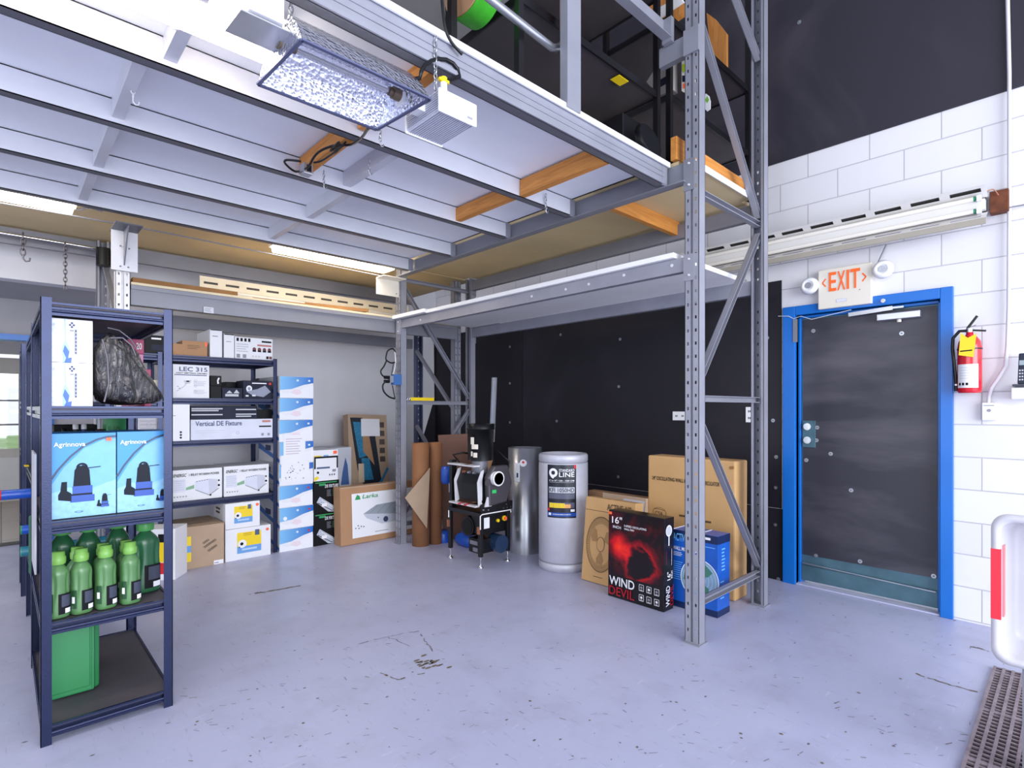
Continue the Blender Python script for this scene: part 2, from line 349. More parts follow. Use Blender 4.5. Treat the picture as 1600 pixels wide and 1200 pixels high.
RED = mat('red_cylinder_paint', 'd01326', .25, var=.03, coat=.5); CREAM = mat('cream_plastic', 'e4ddd0', .45, var=.02); EXITI = mat('exit_orange', 'ff6a1e', .5, var=0)
TUBE = mat('fluorescent_tube_lit', 'fff3df', .3, var=0, emit=12); TUBEOFF = mat('fluorescent_tube_unlit', 'efe9df', .25, var=0)
FIXW = mat('white_fixture_enamel', 'dedbd8', .35, var=.02); RUST = mat('rusty_junction_box', '6f3f2a', .8, .3, var=.3, scale=20); COPPER = mat('brown_pipe', 'a0674f', .4, .4, var=.1)
GLASSP = mat('clear_glass', 'ffffff', .02, var=0, trans=1)
# ------------------------------------------------------------------ the setting
XW, YB, YA = 4.33, 6.15, 7.1          # right wall plane, back wall plane, alcove wall plane
fl = struct('floor', MB().box(-8, XW+.3, -6, YA, -.15, 0), FLOOR, origin=(0, 0, 0))
b = MB()
DY0, DY1, DZ = .662, 1.518, 2.0       # door opening
b.box(XW, XW+.2, DY1, YB+.2, 0, 5.2, BLOCK_Y).box(XW, XW+.2, -6, DY0, 0, 5.2, BLOCK_Y).box(XW, XW+.2, DY0, DY1, DZ, 5.2, BLOCK_Y)
struct('wall_right', b, origin=(XW, 0, 0))
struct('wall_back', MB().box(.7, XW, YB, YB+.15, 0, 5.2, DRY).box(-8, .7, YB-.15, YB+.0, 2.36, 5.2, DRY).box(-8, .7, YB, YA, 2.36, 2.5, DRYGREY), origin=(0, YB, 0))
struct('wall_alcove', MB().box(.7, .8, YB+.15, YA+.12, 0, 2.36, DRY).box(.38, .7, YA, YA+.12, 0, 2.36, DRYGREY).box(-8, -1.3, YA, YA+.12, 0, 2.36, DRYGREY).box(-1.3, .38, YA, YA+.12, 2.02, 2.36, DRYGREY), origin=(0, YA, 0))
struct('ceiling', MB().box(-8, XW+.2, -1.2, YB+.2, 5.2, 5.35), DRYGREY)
# doorway to the shop hall
t = MB().box(-1.3, .38, YA-.03, YA+.15, 1.965, 2.02).box(.33, .38, YA-.03, YA+.15, 0, 1.97).box(-1.3, -1.25, YA-.03, YA+.15, 0, 1.97)
struct('trim_1', t, BLUE)
struct('trim_2', MB().box(-1.25, .33, YA-.02, YA+.1, 0, .012), mat('dark_threshold', '3a3530', .5))
struct('floor_hall', MB().box(-3, 1.2, YA, 12.5, -.15, 0), TILE)
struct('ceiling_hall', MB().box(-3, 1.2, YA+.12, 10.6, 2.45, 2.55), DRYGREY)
struct('wall_hall', MB().box(1.1, 1.2, YA+.12, 10.6, 0, 2.5, DRY).box(.32, 1.1, 10.5, 10.6, 0, 2.5, DRY).box(-3, .32, 10.5, 10.6, 2.08, 2.5, DRY))
hd = thing('door_2', None, None, (-.35, 10.5, 0), kind='structure')
q = MB(); q.box(-1.0, -.93, 10.45, 10.5, 0, 2.02).box(.18, .3, 10.45, 10.5, 0, 2.02).box(-.93, .18, 10.45, 10.5, 1.8, 2.02).box(-.93, .18, 10.45, 10.5, .62, .74).box(-.93, .18, 10.45, 10.5, 0, .12)
q.build('door_frame', mat('hall_door_white', 'dedad4', .5), hd)
MB().box(-.93, .18, 10.47, 10.49, .12, .62).build('door_panel', WHPL, hd)
MB().box(-.93, .18, 10.475, 10.482, .74, 1.8).build('glass_pane', GLASSP, hd)
for z in (1.42, 1.08): MB().box(-.93, .18, 10.46, 10.5, z-.012, z+.012).build('glazing_bar', GREYP, hd)
MB().box(.19, .3, 10.3, 10.36, .9, .92).bar((.2, 10.33, .91), (.2, 10.44, .91), .02, .02).build('door_handle', mat('brass', 'b08a45', .3, 1), hd)
g = MB().box(-.12, .22, 9.1, 9.4, 2.44, 2.449); tag(g.build('ceiling_light', mat('hall_light_lens', 'fff2d8', .4, var=0, emit=1.6)), 'small square ceiling light in the hall beyond the blue doorway', 'ceiling light')
struct('ground', MB().box(-12, 12, 10.6, 40, -.2, -.16), mat('lawn_outside', '8fae72', .9, var=.3, scale=1))
# scuff marks painted through the floor coat
pr = Print((0, 0, .0), (1, 0, 0), (0, 1, 0)); SC = mat('worn_paint_grey', '7c7684', .7, var=.2, scale=30); SCD = mat('bare_concrete_brown', '6f6558', .8, var=.3, scale=40)
def fp(u, v): p = at(u, v, Z=0); return (p.x, p.y)
def streak(pts, w, m):
    pts = [fp(*p) for p in pts]; out = []
    for (a, c), (d, e) in zip(pts, pts[1:]):
        for k in range(8): t = k/8; out.append((a+(d-a)*t+random.gauss(0, .004), c+(e-c)*t+random.gauss(0, .004)))
    out.append(pts[-1])
    for p, q in zip(out, out[1:]):
        if random.random() < .8: pr.k = 0; pr.line([p, q], w*random.uniform(.4, 1.4), m)
streak([(540, 1013), (590, 998), (655, 986), (666, 1003), (676, 1018)], .007, SC); streak([(590, 1050), (622, 1063), (664, 1052)], .009, SCD)
streak([(595, 990), (640, 1010)], .005, SC); streak([(388, 929), (420, 924), (470, 915)], .022, SCD)
for _ in range(26):
    u, v = random.gauss(670, 12), random.gauss(1036, 6); x, y = fp(u, v); r = random.uniform(.006, .02); pr.k = 0; pr.disc(x, y, r, SCD, r*.5, 7)
for _ in range(230):
    u, v = random.uniform(280, 1520), 900+290*random.random()**.7; x, y = fp(u, v); L_ = random.uniform(.008, .035); a_ = random.gauss(-.75, .5); pr.k = 0; pr.line([(x, y), (x+math.cos(a_)*L_, y+math.sin(a_)*L_)], random.uniform(.0015, .004), random.choice((SC, SC, SCD)))
for _ in range(120):
    u, v = random.uniform(300, 1500), random.uniform(930, 1195); x, y = fp(u, v); r = random.uniform(.002, .007); pr.k = 0; pr.disc(x, y, r, random.choice((SC, SCD)), r*random.uniform(.4, 1.4), 6)
streak([(1430, 1052), (1470, 1066), (1540, 1085)], .01, SCD); streak([(1515, 1010), (1530, 1013), (1545, 1018)], .012, SCD)
pr.g.build('worn_paint_marks', None, fl, local=True)
# ------------------------------------------------------------------ blue door
dr = thing('door_1', None, None, (XW, 1.1, 0), kind='structure')
f = MB(); Y0, Y1, Z1 = .597, 1.607, 2.068; xo, xi = XW-.03, XW+.10
f.box(xo, xi, Y0, DY0, 0, Z1).box(xo, xi, DY1, Y1, 0, Z1).box(xo, xi, DY0, DY1, DZ, Z1)
f.box(XW+.03, XW+.12, DY0, DY0+.02, 0, DZ).box(XW+.03, XW+.12, DY1-.02, DY1, 0, DZ).box(XW+.03, XW+.12, DY0, DY1, DZ-.02, DZ)
f.build('door_frame', BLUE, dr, bevel=.004)
XD = XW+.05
leaf = MB().box(XD, XD+.04, DY0+.02, DY1-.02, .028, DZ-.02).build('door_leaf', TEAL, dr, bevel=.002)
MB().box(XD-.006, XD, DY0+.025, DY1-.03, .22, DZ-.03).build('rubber_cover', DOORM, leaf)
MB().box(XD-.012, XD-.002, DY0+.02, DY1-.02, .03, .14).build('kick_plate', TEAL, leaf, bevel=.003)
MB().bar((XD-.02, DY1-.03, .16), (XD-.02, DY0+.03, .135), .008, .006).build('sweep_strip', ZINC, leaf)
MB().box(XD-.012, XD-.005, 1.40, 1.49, 1.02, 1.22).build('lock_plate', TEAL, leaf, bevel=.003)
for z in (1.175, 1.075):
    MB().cyl((XD-.01, 1.45, z), (XD-.035, 1.45, z), .026, 20, CHROME).box(XD-.055, XD-.033, 1.446, 1.454, z-.018, z+.018, CHROME).build('thumb_turn_lock', CHROME, leaf)
def washer(y, z, x, par, name='bolt', r=.014):
    MB().cyl((x, y, z), (x-.004, y, z), r, 14, ZINC).cyl((x-.004, y, z), (x-.009, y, z), r*.4, 8, GREYP).build(name, ZINC, par)
for u, v in ((1271, 517), (1409, 521), (1277, 668), (1276, 688), (1298, 709), (1260, 719), (1330, 766), (1275, 868), (1344, 877), (1459, 900), (1290, 600)):
    if (u, v) == (1290, 600): continue
    p = at(u, v, X=XD-.006); washer(p.y, p.z, XD-.006, leaf)
# closer and arms
p0, p1 = at(1371, 497, X=XD-.05), at(1439, 490, X=XD-.05)
c = MB().box(XD-.075, XD-.006, p1.y, p0.y, p1.z-.022, p1.z+.022).build('door_closer', ALUM, leaf, bevel=.004)
MB().cyl((XD-.04, (p0.y+p1.y)/2, p1.z-.04), (XD-.04, (p0.y+p1.y)/2, p1.z-.02), .013, 12).build('closer_spindle', CREAM, c)
p0, p1 = at(1326, 492, X=XD-.06), at(1395, 481, X=XD-.06)
MB().bar(p0, p1, .014, .026).bar(p1, p1+Vector((.0, -.06, .0)), .01, .012).build('closer_arm', ALUM, leaf)
p = at(1382, 471, X=xo); MB().cyl((xo, p.y, p.z), (xo-.03, p.y, p.z), .009, 10).cyl((xo-.03, p.y, p.z), (xo-.035, p.y, p.z), .014, 10).build('door_stop', CHROME, dr)
MB().box(xo-.006, xo, 1.50, 1.53, 1.80, 1.97).build('sensor_cover', GREYP, dr)
MB().tube([at(1216, 494, X=xo-.004), at(1232, 494, X=xo-.004), at(1240, 498, X=xo-.004), at(1252, 494, X=xo-.004), at(1268, 499, X=xo-.004), at(1330, 484, X=xo-.004)], .0022, 5).build('sensor_wire', WHPL, dr)
struct('trim_3', MB().box(XW-.02, XW+.08, DY0, DY1, 0, .012), FLOOR, bevel=.005)
# ------------------------------------------------------------------ black rubber sheets on the walls
def sheet(label, y0, y1, z0, z1, th, bolts=(), poly=None):
    b = MB()
    if poly: b.prism([(XW-.001, y, z) for y, z in poly], (0, 0, 0), (-th, 0, 0))
    else: b.box(XW-th, XW-.001, y0, y1, z0, z1)
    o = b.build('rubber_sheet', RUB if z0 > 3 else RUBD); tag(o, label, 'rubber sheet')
    for y, z in bolts: washer(y, z, XW-th, o)
    return o
BP = lambda L: [(p.y, p.z) for p in (at(u, v, X=XW-.01) for u, v in L)]
sheet('large black rubber sheet high on the block wall above the long light fitting', -5, YB, 3.18, 5.19, .01, BP([(1249, 35)]))
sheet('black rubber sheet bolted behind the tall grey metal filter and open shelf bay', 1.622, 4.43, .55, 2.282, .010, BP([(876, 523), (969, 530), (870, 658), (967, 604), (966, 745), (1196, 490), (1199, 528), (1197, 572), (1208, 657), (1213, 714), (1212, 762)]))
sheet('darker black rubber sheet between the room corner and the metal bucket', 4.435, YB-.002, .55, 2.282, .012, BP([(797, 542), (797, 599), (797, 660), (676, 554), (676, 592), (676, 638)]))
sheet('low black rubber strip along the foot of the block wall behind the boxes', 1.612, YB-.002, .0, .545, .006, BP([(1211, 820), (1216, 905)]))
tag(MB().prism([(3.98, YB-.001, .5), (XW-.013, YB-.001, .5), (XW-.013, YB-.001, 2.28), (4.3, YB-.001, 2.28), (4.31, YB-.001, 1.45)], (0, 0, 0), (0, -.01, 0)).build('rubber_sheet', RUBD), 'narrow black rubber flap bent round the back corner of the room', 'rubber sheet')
# outlet plates on the sheet
def outlet(label, u0, u1, v0, v1, X, horizontal):
    a, c = at(u0, v0, X=X), at(u1, v1, X=X); o = MB().box(X-.012, X, c.y, a.y, min(a.z, c.z), max(a.z, c.z)).build('wall_outlet', WHPL, bevel=.002)
    tag(o, label, 'outlet'); ym, zm = (a.y+c.y)/2, (a.z+c.z)/2
    for s in (-1, 1):
        dy, dz = (s*(a.y-c.y)*.22, 0) if horizontal else (0, s*(a.z-c.z)*.22)
        b = MB()
        for q in (-1, 1): b.box(X-.0135, X-.0115, ym+dy-.003+q*.006, ym+dy+.003+q*.006, zm+dz-.008, zm+dz+.008)
        b.build('socket', INK, o)
outlet('white double outlet on the black rubber left of the near rack post', 1052, 1074, 643, 657, XW-.010, True)
outlet('white outlet plate on the black rubber beside the rear rack post', 1166, 1178, 636, 660, XW-.010, False)
# ------------------------------------------------------------------ pallet racking
def upright_mb(x, y, z1, face, m, w=.085, d=.07, z0=.012, foot=True):
    """perforated C post: face = outward direction of the perforated web; (x,y) = middle of that face"""
    R = {'-Y': 0, '-X': -PI/2, '+X': PI/2, '+Y': PI}[face]; b = MB()
    xs = [-w/2, -.029, -.018, -.006, .006, .018, .029, w/2]; dy = [0, 0, 0, 0, 0, 0, 0, 0]
    def prof(x): return .010 if abs(x) < .0065 else 0
    pitch, hh = .0725, .018; z = z0; rows = []
    while z < z1-pitch: rows += [(z, z+pitch-hh, False), (z+pitch-hh, z+pitch, True)]; z += pitch
    rows.append((z, z1, False)); T = .003
    for a, c, hole in rows:
        for i in range(7):
            if hole and i in (1, 5): continue
            yo = .012 if i == 3 else 0
            b.box(xs[i], xs[i+1], yo, yo+T, a, c, m)
    for s in (-1, 1):
        b.box(s*w/2-s*T, s*w/2, 0, d, z0, z1, m); b.box(s*(w/2-.018), s*w/2, d-T, d, z0, z1, m)
        b.box(s*.007, s*.0055, 0, .014, z0, z1, m)
    if foot: b.box(-w/2-.012, w/2+.012, -.02, d+.02, 0, .006, m).box(-w/2-.004, w/2+.004, -.004, d+.002, .006, .10, m) if False else b.box(-w/2-.01, w/2+.01, -.015, d+.015, 0, .006, m).box(-w/2, w/2, 0.001, d, .006, z0, m)
    return b.xf(Matrix.Translation((x, y, 0)) @ Matrix.Rotation(R, 4, 'Z'))
XF, XR, YN, YF = 2.80, 3.73, 1.528, 4.60
rack = thing('pallet_rack', 'grey galvanised pallet rack bay standing before the black rubber wall', 'pallet rack', ((XF+XR)/2, (YN+YF)/2, 0))
def frame(par, x0, x1, y, z1, braces, m=GALV, faces=('-X', '+X')):
    upright_mb(x0, y, z1, faces[0], m).build('upright', None, par); upright_mb(x1, y, z1, faces[1], m).build('upright', None, par)
    for (xa, za, xb, zb) in braces: MB().chan((xa, y, za), (xb, y, zb), .036, .036, m, up=(0, -1, 0)).build('brace', None, par)
a, c = XF+.055, XR-.055
frame(rack, XF, XR, YN, 4.35, [(a, 1.365, c, 1.365), (a, .215, c, .215), (a, 2.53, c, 2.53), (a, 1.44, c, 2.46), (a, 1.27, c, .27), (a, 3.54, c, 2.58), (a, 4.2, c, 3.63)])
frame(rack, XF, XR, YF, 2.70, [(a, 1.365, c, 1.365), (a, .185, c, .185), (a, 2.56, c, 2.56), (a, 2.50, c, 1.42), (a, .27, c, 1.29)])
def beam(par, x, z0, z1, y0, y1, side, m=GALV, name='beam'):
    b = MB().box(x, x+side*.045, y0, y1, z0, z1, m).box(x-side*.012, x+side*.02, y0, y1, z0, z0+.045, m) if False else MB().box(x, x+side*.045, y0, y1, z0, z1, m)
    for q, s in ((y0, 1), (y1, -1)):
        b.box(x-side*.008, x+side*.045, q-s*.008, q+s*.0, z0-.05, z1+.02, m); b.box(x-side*.015, x-side*.0105, q-s*.06, q+s*.004, z0-.06, z1+.008, m)
        for z in (z0-.03, z1-.02): b.cyl((x-side*.015, q-s*.03, z), (x-side*.021, q-s*.03, z), .006, 8, WHSTEEL)
    return b.build(name, None, par)
ya, yb = YN+.044, YF-.043
f1 = beam(rack, XF+.01, 2.082, 2.162, ya, yb, 1); beam(rack, XR-.01, 2.07, 2.165, ya, yb, -1)
for u, v in ((1050, 415), (975, 430), (920, 444), (884, 452), (831, 463), (657, 500)):
    p = at(u, v, X=XF+.01); MB().cyl((XF+.01, p.y, p.z), (XF+.006, p.y, p.z), .009, 10).build('rivet', WHSTEEL, f1)
beam(rack, XF+.01, 2.585, 2.695, ya, yb, 1, GREYP); beam(rack, XR-.01, 2.57, 2.675, ya, yb, -1, GREYP)
MB().box(XF-.03, XF+.02, ya-.01, yb+.02, 2.575, 2.582).build('beam_flange', GREYP, rack)
MB().box(XF+.01, XF+.05, ya-.045, 1.74, 3.30, 3.41, GALV).box(XF-.014, XF-.004, ya-.09, ya, 3.28, 3.42, GALV).build('beam', None, rack)
# boards on the rack
tag(MB().box(XF-.02, XR+.02, 1.63, 4.1, 2.165, 2.195).build('shelf_board', WHITE, bevel=.002), 'long white board lying on the lower beams of the grey rack', 'shelf board', 'white boards on the lower rack level')
tag(MB().box(XF-.04, XR+.02, 4.1, 4.55, 2.172, 2.205).box(XF-.04, XF-.003, 4.55, 4.645, 2.172, 2.205).build('shelf_board', WHITE, bevel=.002), 'short white board on the lower beams, butted at the far corner post', 'shelf board')
tag(MB().box(XF+.03, 3.76, 1.625, 4.545, 2.70, 2.725, PLYC).box(XF+.08, 3.645, 1.555, 1.625, 2.70, 2.725, PLYC).box(XF+.08, 3.645, 4.545, 4.65, 2.70, 2.725, PLYC).box(XF+.08, 3.645, 1.549, 1.555, 2.69, 2.728, WHITE).build('deck_panel', PLYC), 'cream deck board over the upper beams of the rack by the wall', 'deck board')
tag(MB().box(2.80, 3.71, 1.622, 1.66, 2.728, 2.86).build('lumber_plank', PINE, bevel=.002), 'orange pine plank standing on edge across the near end of the upper deck', 'plank')
# back bay rack along the back wall
br = thing('pallet_rack', 'grey pallet rack bay against the white back wall with white perforated left post', 'pallet rack', (2.1, 5.1, 0))
upright_mb(.622, 4.65, 2.27, '-Y', WHSTEEL).build('upright', None, br); upright_mb(3.60, 4.70, 2.68, '-Y', GALV).build('upright', None, br)
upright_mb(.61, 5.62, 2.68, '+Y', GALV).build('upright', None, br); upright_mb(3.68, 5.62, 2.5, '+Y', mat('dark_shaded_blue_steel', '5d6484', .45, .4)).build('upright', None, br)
for x, zz in ((.62, ((1.85, 2.5),)), (3.64, ((.3, 1.1), (1.2, 2.0)))):
    for z0, z1 in zz: MB().chan((x, 4.72, z0), (x, 5.56, z1), .034, .034, GALV, up=(1, 0, 0)).build('brace', None, br)
def xbeam(par, y, z0, z1, x0, x1, s, m=GALV, lip=True):
    b = MB().box(x0, x1, y, y+s*.045, z0, z1, m)
    if lip: b.box(x0, x1, y-s*.012, y, z1-.03, z1, m)
    return b.build('beam', None, par)
bf = xbeam(br, 4.662, 2.045, 2.185, .67, 3.56, 1, WHSTEEL if False else GREYP); xbeam(br, 5.66, 2.03, 2.14, .67, 3.62, -1, GREYP)
pr = Print((0, 4.638, 0)); p0 = at(318, 478, Y=4.65); pr.O = Vector((p0.x, 4.6495, p0.z-.05)); pr.rect(0, 0, .07, .045, LGREY).bars(.008, .008, .06, .038, 3, GREYINK)
pr.g.v = [q-WO[bf.name] for q in pr.g.v]; pr.g.build('printed_label', None, bf, local=True)
tag(MB().box(.67, 3.55, 4.652, 5.66, 2.187, 2.205).build('shelf_board', mat('buff_shelf_board', 'd8c9a8', .6), bevel=.001), 'long buff board on the lower beams of the back wall rack', 'shelf board')
xbeam(br, 5.66, 2.56, 2.68, -3, 3.62, -1, GREYP)
tag(MB().box(-4, 3.76, 4.66, 5.98, 2.695, 2.715).build('deck_panel', PLYC), 'cream particle board deck above the back wall rack', 'deck board')
# bracket carrying the mezzanine on the white post
o = MB(); o.box(.548, .70, 4.592, 4.60, 2.262, 2.535, WHSTEEL).box(.548, .70, 4.39, 4.66, 2.535, 2.543, JDARK).prism([(.622, 4.592, 2.30), (.622, 4.592, 2.535), (.622, 4.42, 2.535)], (-.004, 0, 0), (.004, 0, 0), GREYP)
o = o.build('post_bracket'); tag(o, 'white steel bracket plate bolted to the top of the white perforated post', 'bracket')
for x, z in ((.60, 2.43), (.65, 2.42), (.60, 2.29), (.645, 2.29)): MB().cyl((x, 4.592, z), (x, 4.586, z), .006, 8).build('bolt', GREYP, o)
o = MB(); o.box(2.56, 2.80, 4.585, 4.592, 2.38, 2.53, CREAM).box(2.56, 2.80, 4.45, 4.592, 2.53, 2.536, CREAM); o = o.build('post_bracket'); tag(o, 'cream steel bracket plate at the top of the slim corner post under the lit lamp', 'bracket')
MB().cyl((2.77, 4.585, 2.41), (2.77, 4.58, 2.41), .006, 8).build('bolt', GREYP, o)
# ------------------------------------------------------------------ mezzanine
mz = thing('mezzanine_floor', 'steel mezzanine joists with white deck boards seen from below', 'mezzanine', (0, 3, 2.58))
XE = 2.765; XL = -4
for i, y in enumerate((1.68, 2.37, 3.0, 3.68, 4.33)):
    z0 = 2.588; h = .108 if i else .115
    J_ = JOIST if i else GALV
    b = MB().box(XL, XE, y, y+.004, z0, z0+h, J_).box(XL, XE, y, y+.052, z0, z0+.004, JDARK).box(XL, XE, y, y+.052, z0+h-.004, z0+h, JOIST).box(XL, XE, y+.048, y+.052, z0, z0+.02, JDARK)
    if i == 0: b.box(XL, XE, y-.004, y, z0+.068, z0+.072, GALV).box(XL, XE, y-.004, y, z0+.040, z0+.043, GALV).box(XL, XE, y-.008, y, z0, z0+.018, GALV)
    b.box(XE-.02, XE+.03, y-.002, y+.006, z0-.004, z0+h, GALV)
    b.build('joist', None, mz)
def blk(x, y0, y1, m=JOIST, z0=2.612, z1=2.70, w=.045, name='blocking'): MB().box(x, x+w, y0, y1, z0, z1).build(name, m, mz)
YJ = (1.68, 2.37, 3.0, 3.68, 4.33)
for x, k in ((.36, 1), (.36, 2), (.35, 3), (.44, 0), (1.46, 1), (1.52, 2), (1.50, 3), (-1.2, 0), (-1.2, 1), (-1.2, 2), (-1.2, 3)): blk(x, YJ[k]+.004, YJ[k+1], JOIST)
blk(1.20, 2.374, 3.0, PINEY, 2.60, 2.69, name='pine_blocking'); blk(1.22, 1.74, 2.36, PINEY, 2.62, 2.70, name='pine_blocking')
blk(2.28, 2.374, 3.0, PINEY, 2.60, 2.685, name='pine_blocking'); blk(2.28, 1.74, 2.365, PINEY, 2.59, 2.685, name='pine_blocking')
MB().box(2.86, 3.70, 2.12, 2.16, 2.60, 2.70).build('pine_blocking', PINE, mz)
seams = [XL, -1.6, XE-.005]
for k in range(2):
    MB().box(seams[k]+.002, seams[k+1]-.002, 1.672, 4.66, 2.698, 2.716).build('deck_panel', PLYW, mz)
MB().box(XL, XE+.04, 1.664, 1.672, 2.692, 2.72).build('deck_edge', WHITE, mz)
# sign brackets, chain hooks
def chain(top, n, name, label, hook=True, m=ZINC, L=.024, group=None):
    b = MB(); x, y, z = top
    for i in range(n):
        pts = []; zc = z-L*.8*i-L/2
        for k in range(11):
            t = 2*PI*k/10; a2, c2 = math.cos(t)*L*.28, math.sin(t)*L*.55
            pts.append((x+(a2 if i % 2 else 0), y+(0 if i % 2 else a2), zc+c2))
        b.tube(pts, L*.1, 5)
    if hook:
        zc = z-L*.8*n; b.tube([(x, y, zc), (x, y, zc-L*.6), (x+L*.3, y, zc-L*1.0), (x+L*.7, y, zc-L*.9), (x+L*.8, y, zc-L*.4)], L*.12, 6)
    return tag(b.build(name, m, origin=top), label, 'chain', group)
p = at(265, 62, Y=2.0); chain((p.x, p.y, 2.69), 6, 'chain', 'short white chain with an open hook hanging in the upper left bay', L=.03, m=WHSTEEL)
p = at(208, 165, Y=2.7); chain((p.x, p.y, 2.69), 5, 'chain', 'short chain by the white blocking left of the pump light', m=WHSTEEL, L=.026)
p = at(594, 215, Y=2.2); chain((p.x, p.y, 2.62), 6, 'chain', 'short chain hanging right below the reflector hood', m=ZINC, L=.022)
p = at(506, 285, Y=2.9); chain((p.x, p.y, 2.62), 5, 'chain', 'short chain hanging beside the lower pine block', m=ZINC, L=.02)
p = at(577, 290, Y=2.6); chain((p.x, p.y, 2.62), 4, 'chain', 'short chain hanging from the white blocking near the middle of the deck', m=ZINC, L=.02)
p = at(853, 305, Y=2.35); chain((p.x, p.y, p.z+.01), 5, 'chain', 'small chain hanging from the right pine blocking', m=ZINC, L=.024)
p = at(430, 388, Y=4.35); chain((p.x, p.y, 2.588), 2, 'chain', 'tiny chain at the left end of the lit tube fitting', m=ZINC, L=.02)
# curtain rail at left
bar = MB().tube([at(-60, 354, Y=5.5), at(165, 391, Y=5.5)], .013, 10).build('curtain_rail', CHROME); tag(bar, 'chrome rail running to the dark rear post at upper left', 'rail')
p = at(36, 370, Y=5.45); chain((p.x, p.y, p.z+.03), 4, 'chain', 'shorter chain hooked over the chrome rail at far left', L=.05, hook=True, m=mat('dark_steel_chain', '77737a', .35, .9))
p = at(102, 382, Y=5.45); chain((p.x, p.y, p.z+.02), 12, 'chain', 'longer chain hanging from the chrome rail beside the dark post', L=.038, hook=False, m=mat('dark_steel_chain', '77737a'))
p = at(162, 398, Y=5.4); o = MB().cyl(p+Vector((0, 0, -.09)), p+Vector((0, 0, .05)), .05, 14).cyl(p+Vector((.04, 0, -.05)), p+Vector((.10, 0, .03)), .035, 12).build('clamp_light', BLK); tag(o, 'dark round fitting clamped on the rear post at the rail end', 'clamp')
# ------------------------------------------------------------------ lamps
def strip_lamp(label, x0, x1, y, z, group=None, lit=True, w=.26):
    o = thing('tube_light', label, 'tube light', ((x0+x1)/2, y, z), group=group)
    MB().prism([(x0, y-w/2, z), (x0, y-w*.2, z+.05), (x0, y+w*.2, z+.05), (x0, y+w/2, z)], (0, 0, 0), (x1-x0, 0, 0)).build('housing', FIXW, o)
    MB().prism([(x0+.02, y-w/2+.01, z-.001), (x0+.02, y-w*.36, z-.045), (x0+.02, y+w*.36, z-.045), (x0+.02, y+w/2-.01, z-.001)], (0, 0, 0), (x1-x0-.04, 0, 0)).build('diffuser', TUBE, o)
    for s in ():
        t = MB().cyl((x0+.03, y+s*w*.26, z-.018), (x1-.03, y+s*w*.26, z-.018), .016, 12).build('tube', TUBE, o)
        for x in (x0+.015, x1-.015): MB().box(x-.012, x+.012, y+s*w*.26-.012, y+s*w*.26+.012, z-.034, z).build('lamp_holder', WHPL, o)
    return o
strip_lamp('lit tube light under the back edge of the mezzanine, ending at the slim corner post', 1.60, 2.66, 4.50, 2.63)
strip_lamp('lit tube light at the left edge under the back of the mezzanine', -.9, .36, 4.50, 2.63)
strip_lamp('lit tube light high between the first joists left of the reflector hood', -.5, .74, 2.05, 2.655)
tag(MB().tube([at(112, 318, Y=4.645), at(122, 328, Y=4.645), at(140, 324, Y=4.645), at(160, 330, Y=4.645)], .007, 6).tube([at(0, 317, Y=4.645), at(120, 338, Y=4.645), at(250, 362, Y=4.645), at(420, 396, Y=4.645), at(600, 432, Y=4.645)], .005, 6).build('power_cable', GREYP), 'grey cable strung along under the back tube lights', 'cable')
# reflector hood with ballast
GZ = 2.40
def g(u, v, z=GZ): return at(u, v, Z=z)
A1, A2, A3, A4 = g(403, 132), g(588, 203), g(672, 155), g(472, 62)   # open mouth corners
lampt = thing('grow_light', 'hanging dimpled reflector hood with white finned ballast box at its right end', 'grow light', (A1+A2+A3+A4)/4)
up = Vector((0, 0, 1)); mid = (A1+A2+A3+A4)/4
def lerp(a, b, t): return a+(b-a)*t
h = MB(); T = .13
T1, T2 = lerp(A1, A4, .32)+up*T+(A2-A1)*.02, lerp(A2, A3, .32)+up*T-(A2-A1)*.02; T3, T4 = lerp(A2, A3, .68)+up*T-(A2-A1)*.02, lerp(A1, A4, .68)+up*T+(A2-A1)*.02
M1, M2 = lerp(A1, T1, .55)+(A1-A4)*.04, lerp(A2, T2, .55)+(A1-A4)*.04; M4, M3 = lerp(A4, T4, .55)-(A1-A4)*.04, lerp(A3, T3, .55)-(A1-A4)*.04
q = [A1, A2, A3, A4, T1, T2, T3, T4, M1, M2, M3, M4]
h.add(q, [(0, 1, 9, 8), (8, 9, 5, 4), (3, 2, 10, 11), (11, 10, 6, 7), (4, 5, 6, 7), (0, 8, 4, 7, 11, 3), (1, 9, 5, 6, 10, 2)])
h.build('reflector', DIMPLE, lampt, solid=.003)
r = MB()
for a, c in ((A1, A2), (A2, A3), (A3, A4), (A4, A1)): r.bar(a, c, .012, .006)
r.build('reflector_rim', mat('rim_blue_grey', '6a6f92', .35, .6), lampt)
ba, bb = lerp(A1, A4, .5)+up*.07, lerp(A2, A3, .5)+up*.07; d = (bb-ba).normalized()
MB().cyl(ba+d*.05, bb-d*.06, .014, 12).build('bulb', GLASSP, lampt)
MB().cyl(ba+d*.02, bb-d*.02, .004, 8).build('arc_tube', WHPL, lampt)
for s, e in ((ba, d), (bb, -d)): MB().cyl(s, s+e*.04, .022, 14).cyl(s+e*.04, s+e*.055, .016, 12).build('lamp_socket', mat('bronze_socket', '7a6a58', .4, .5), lampt)
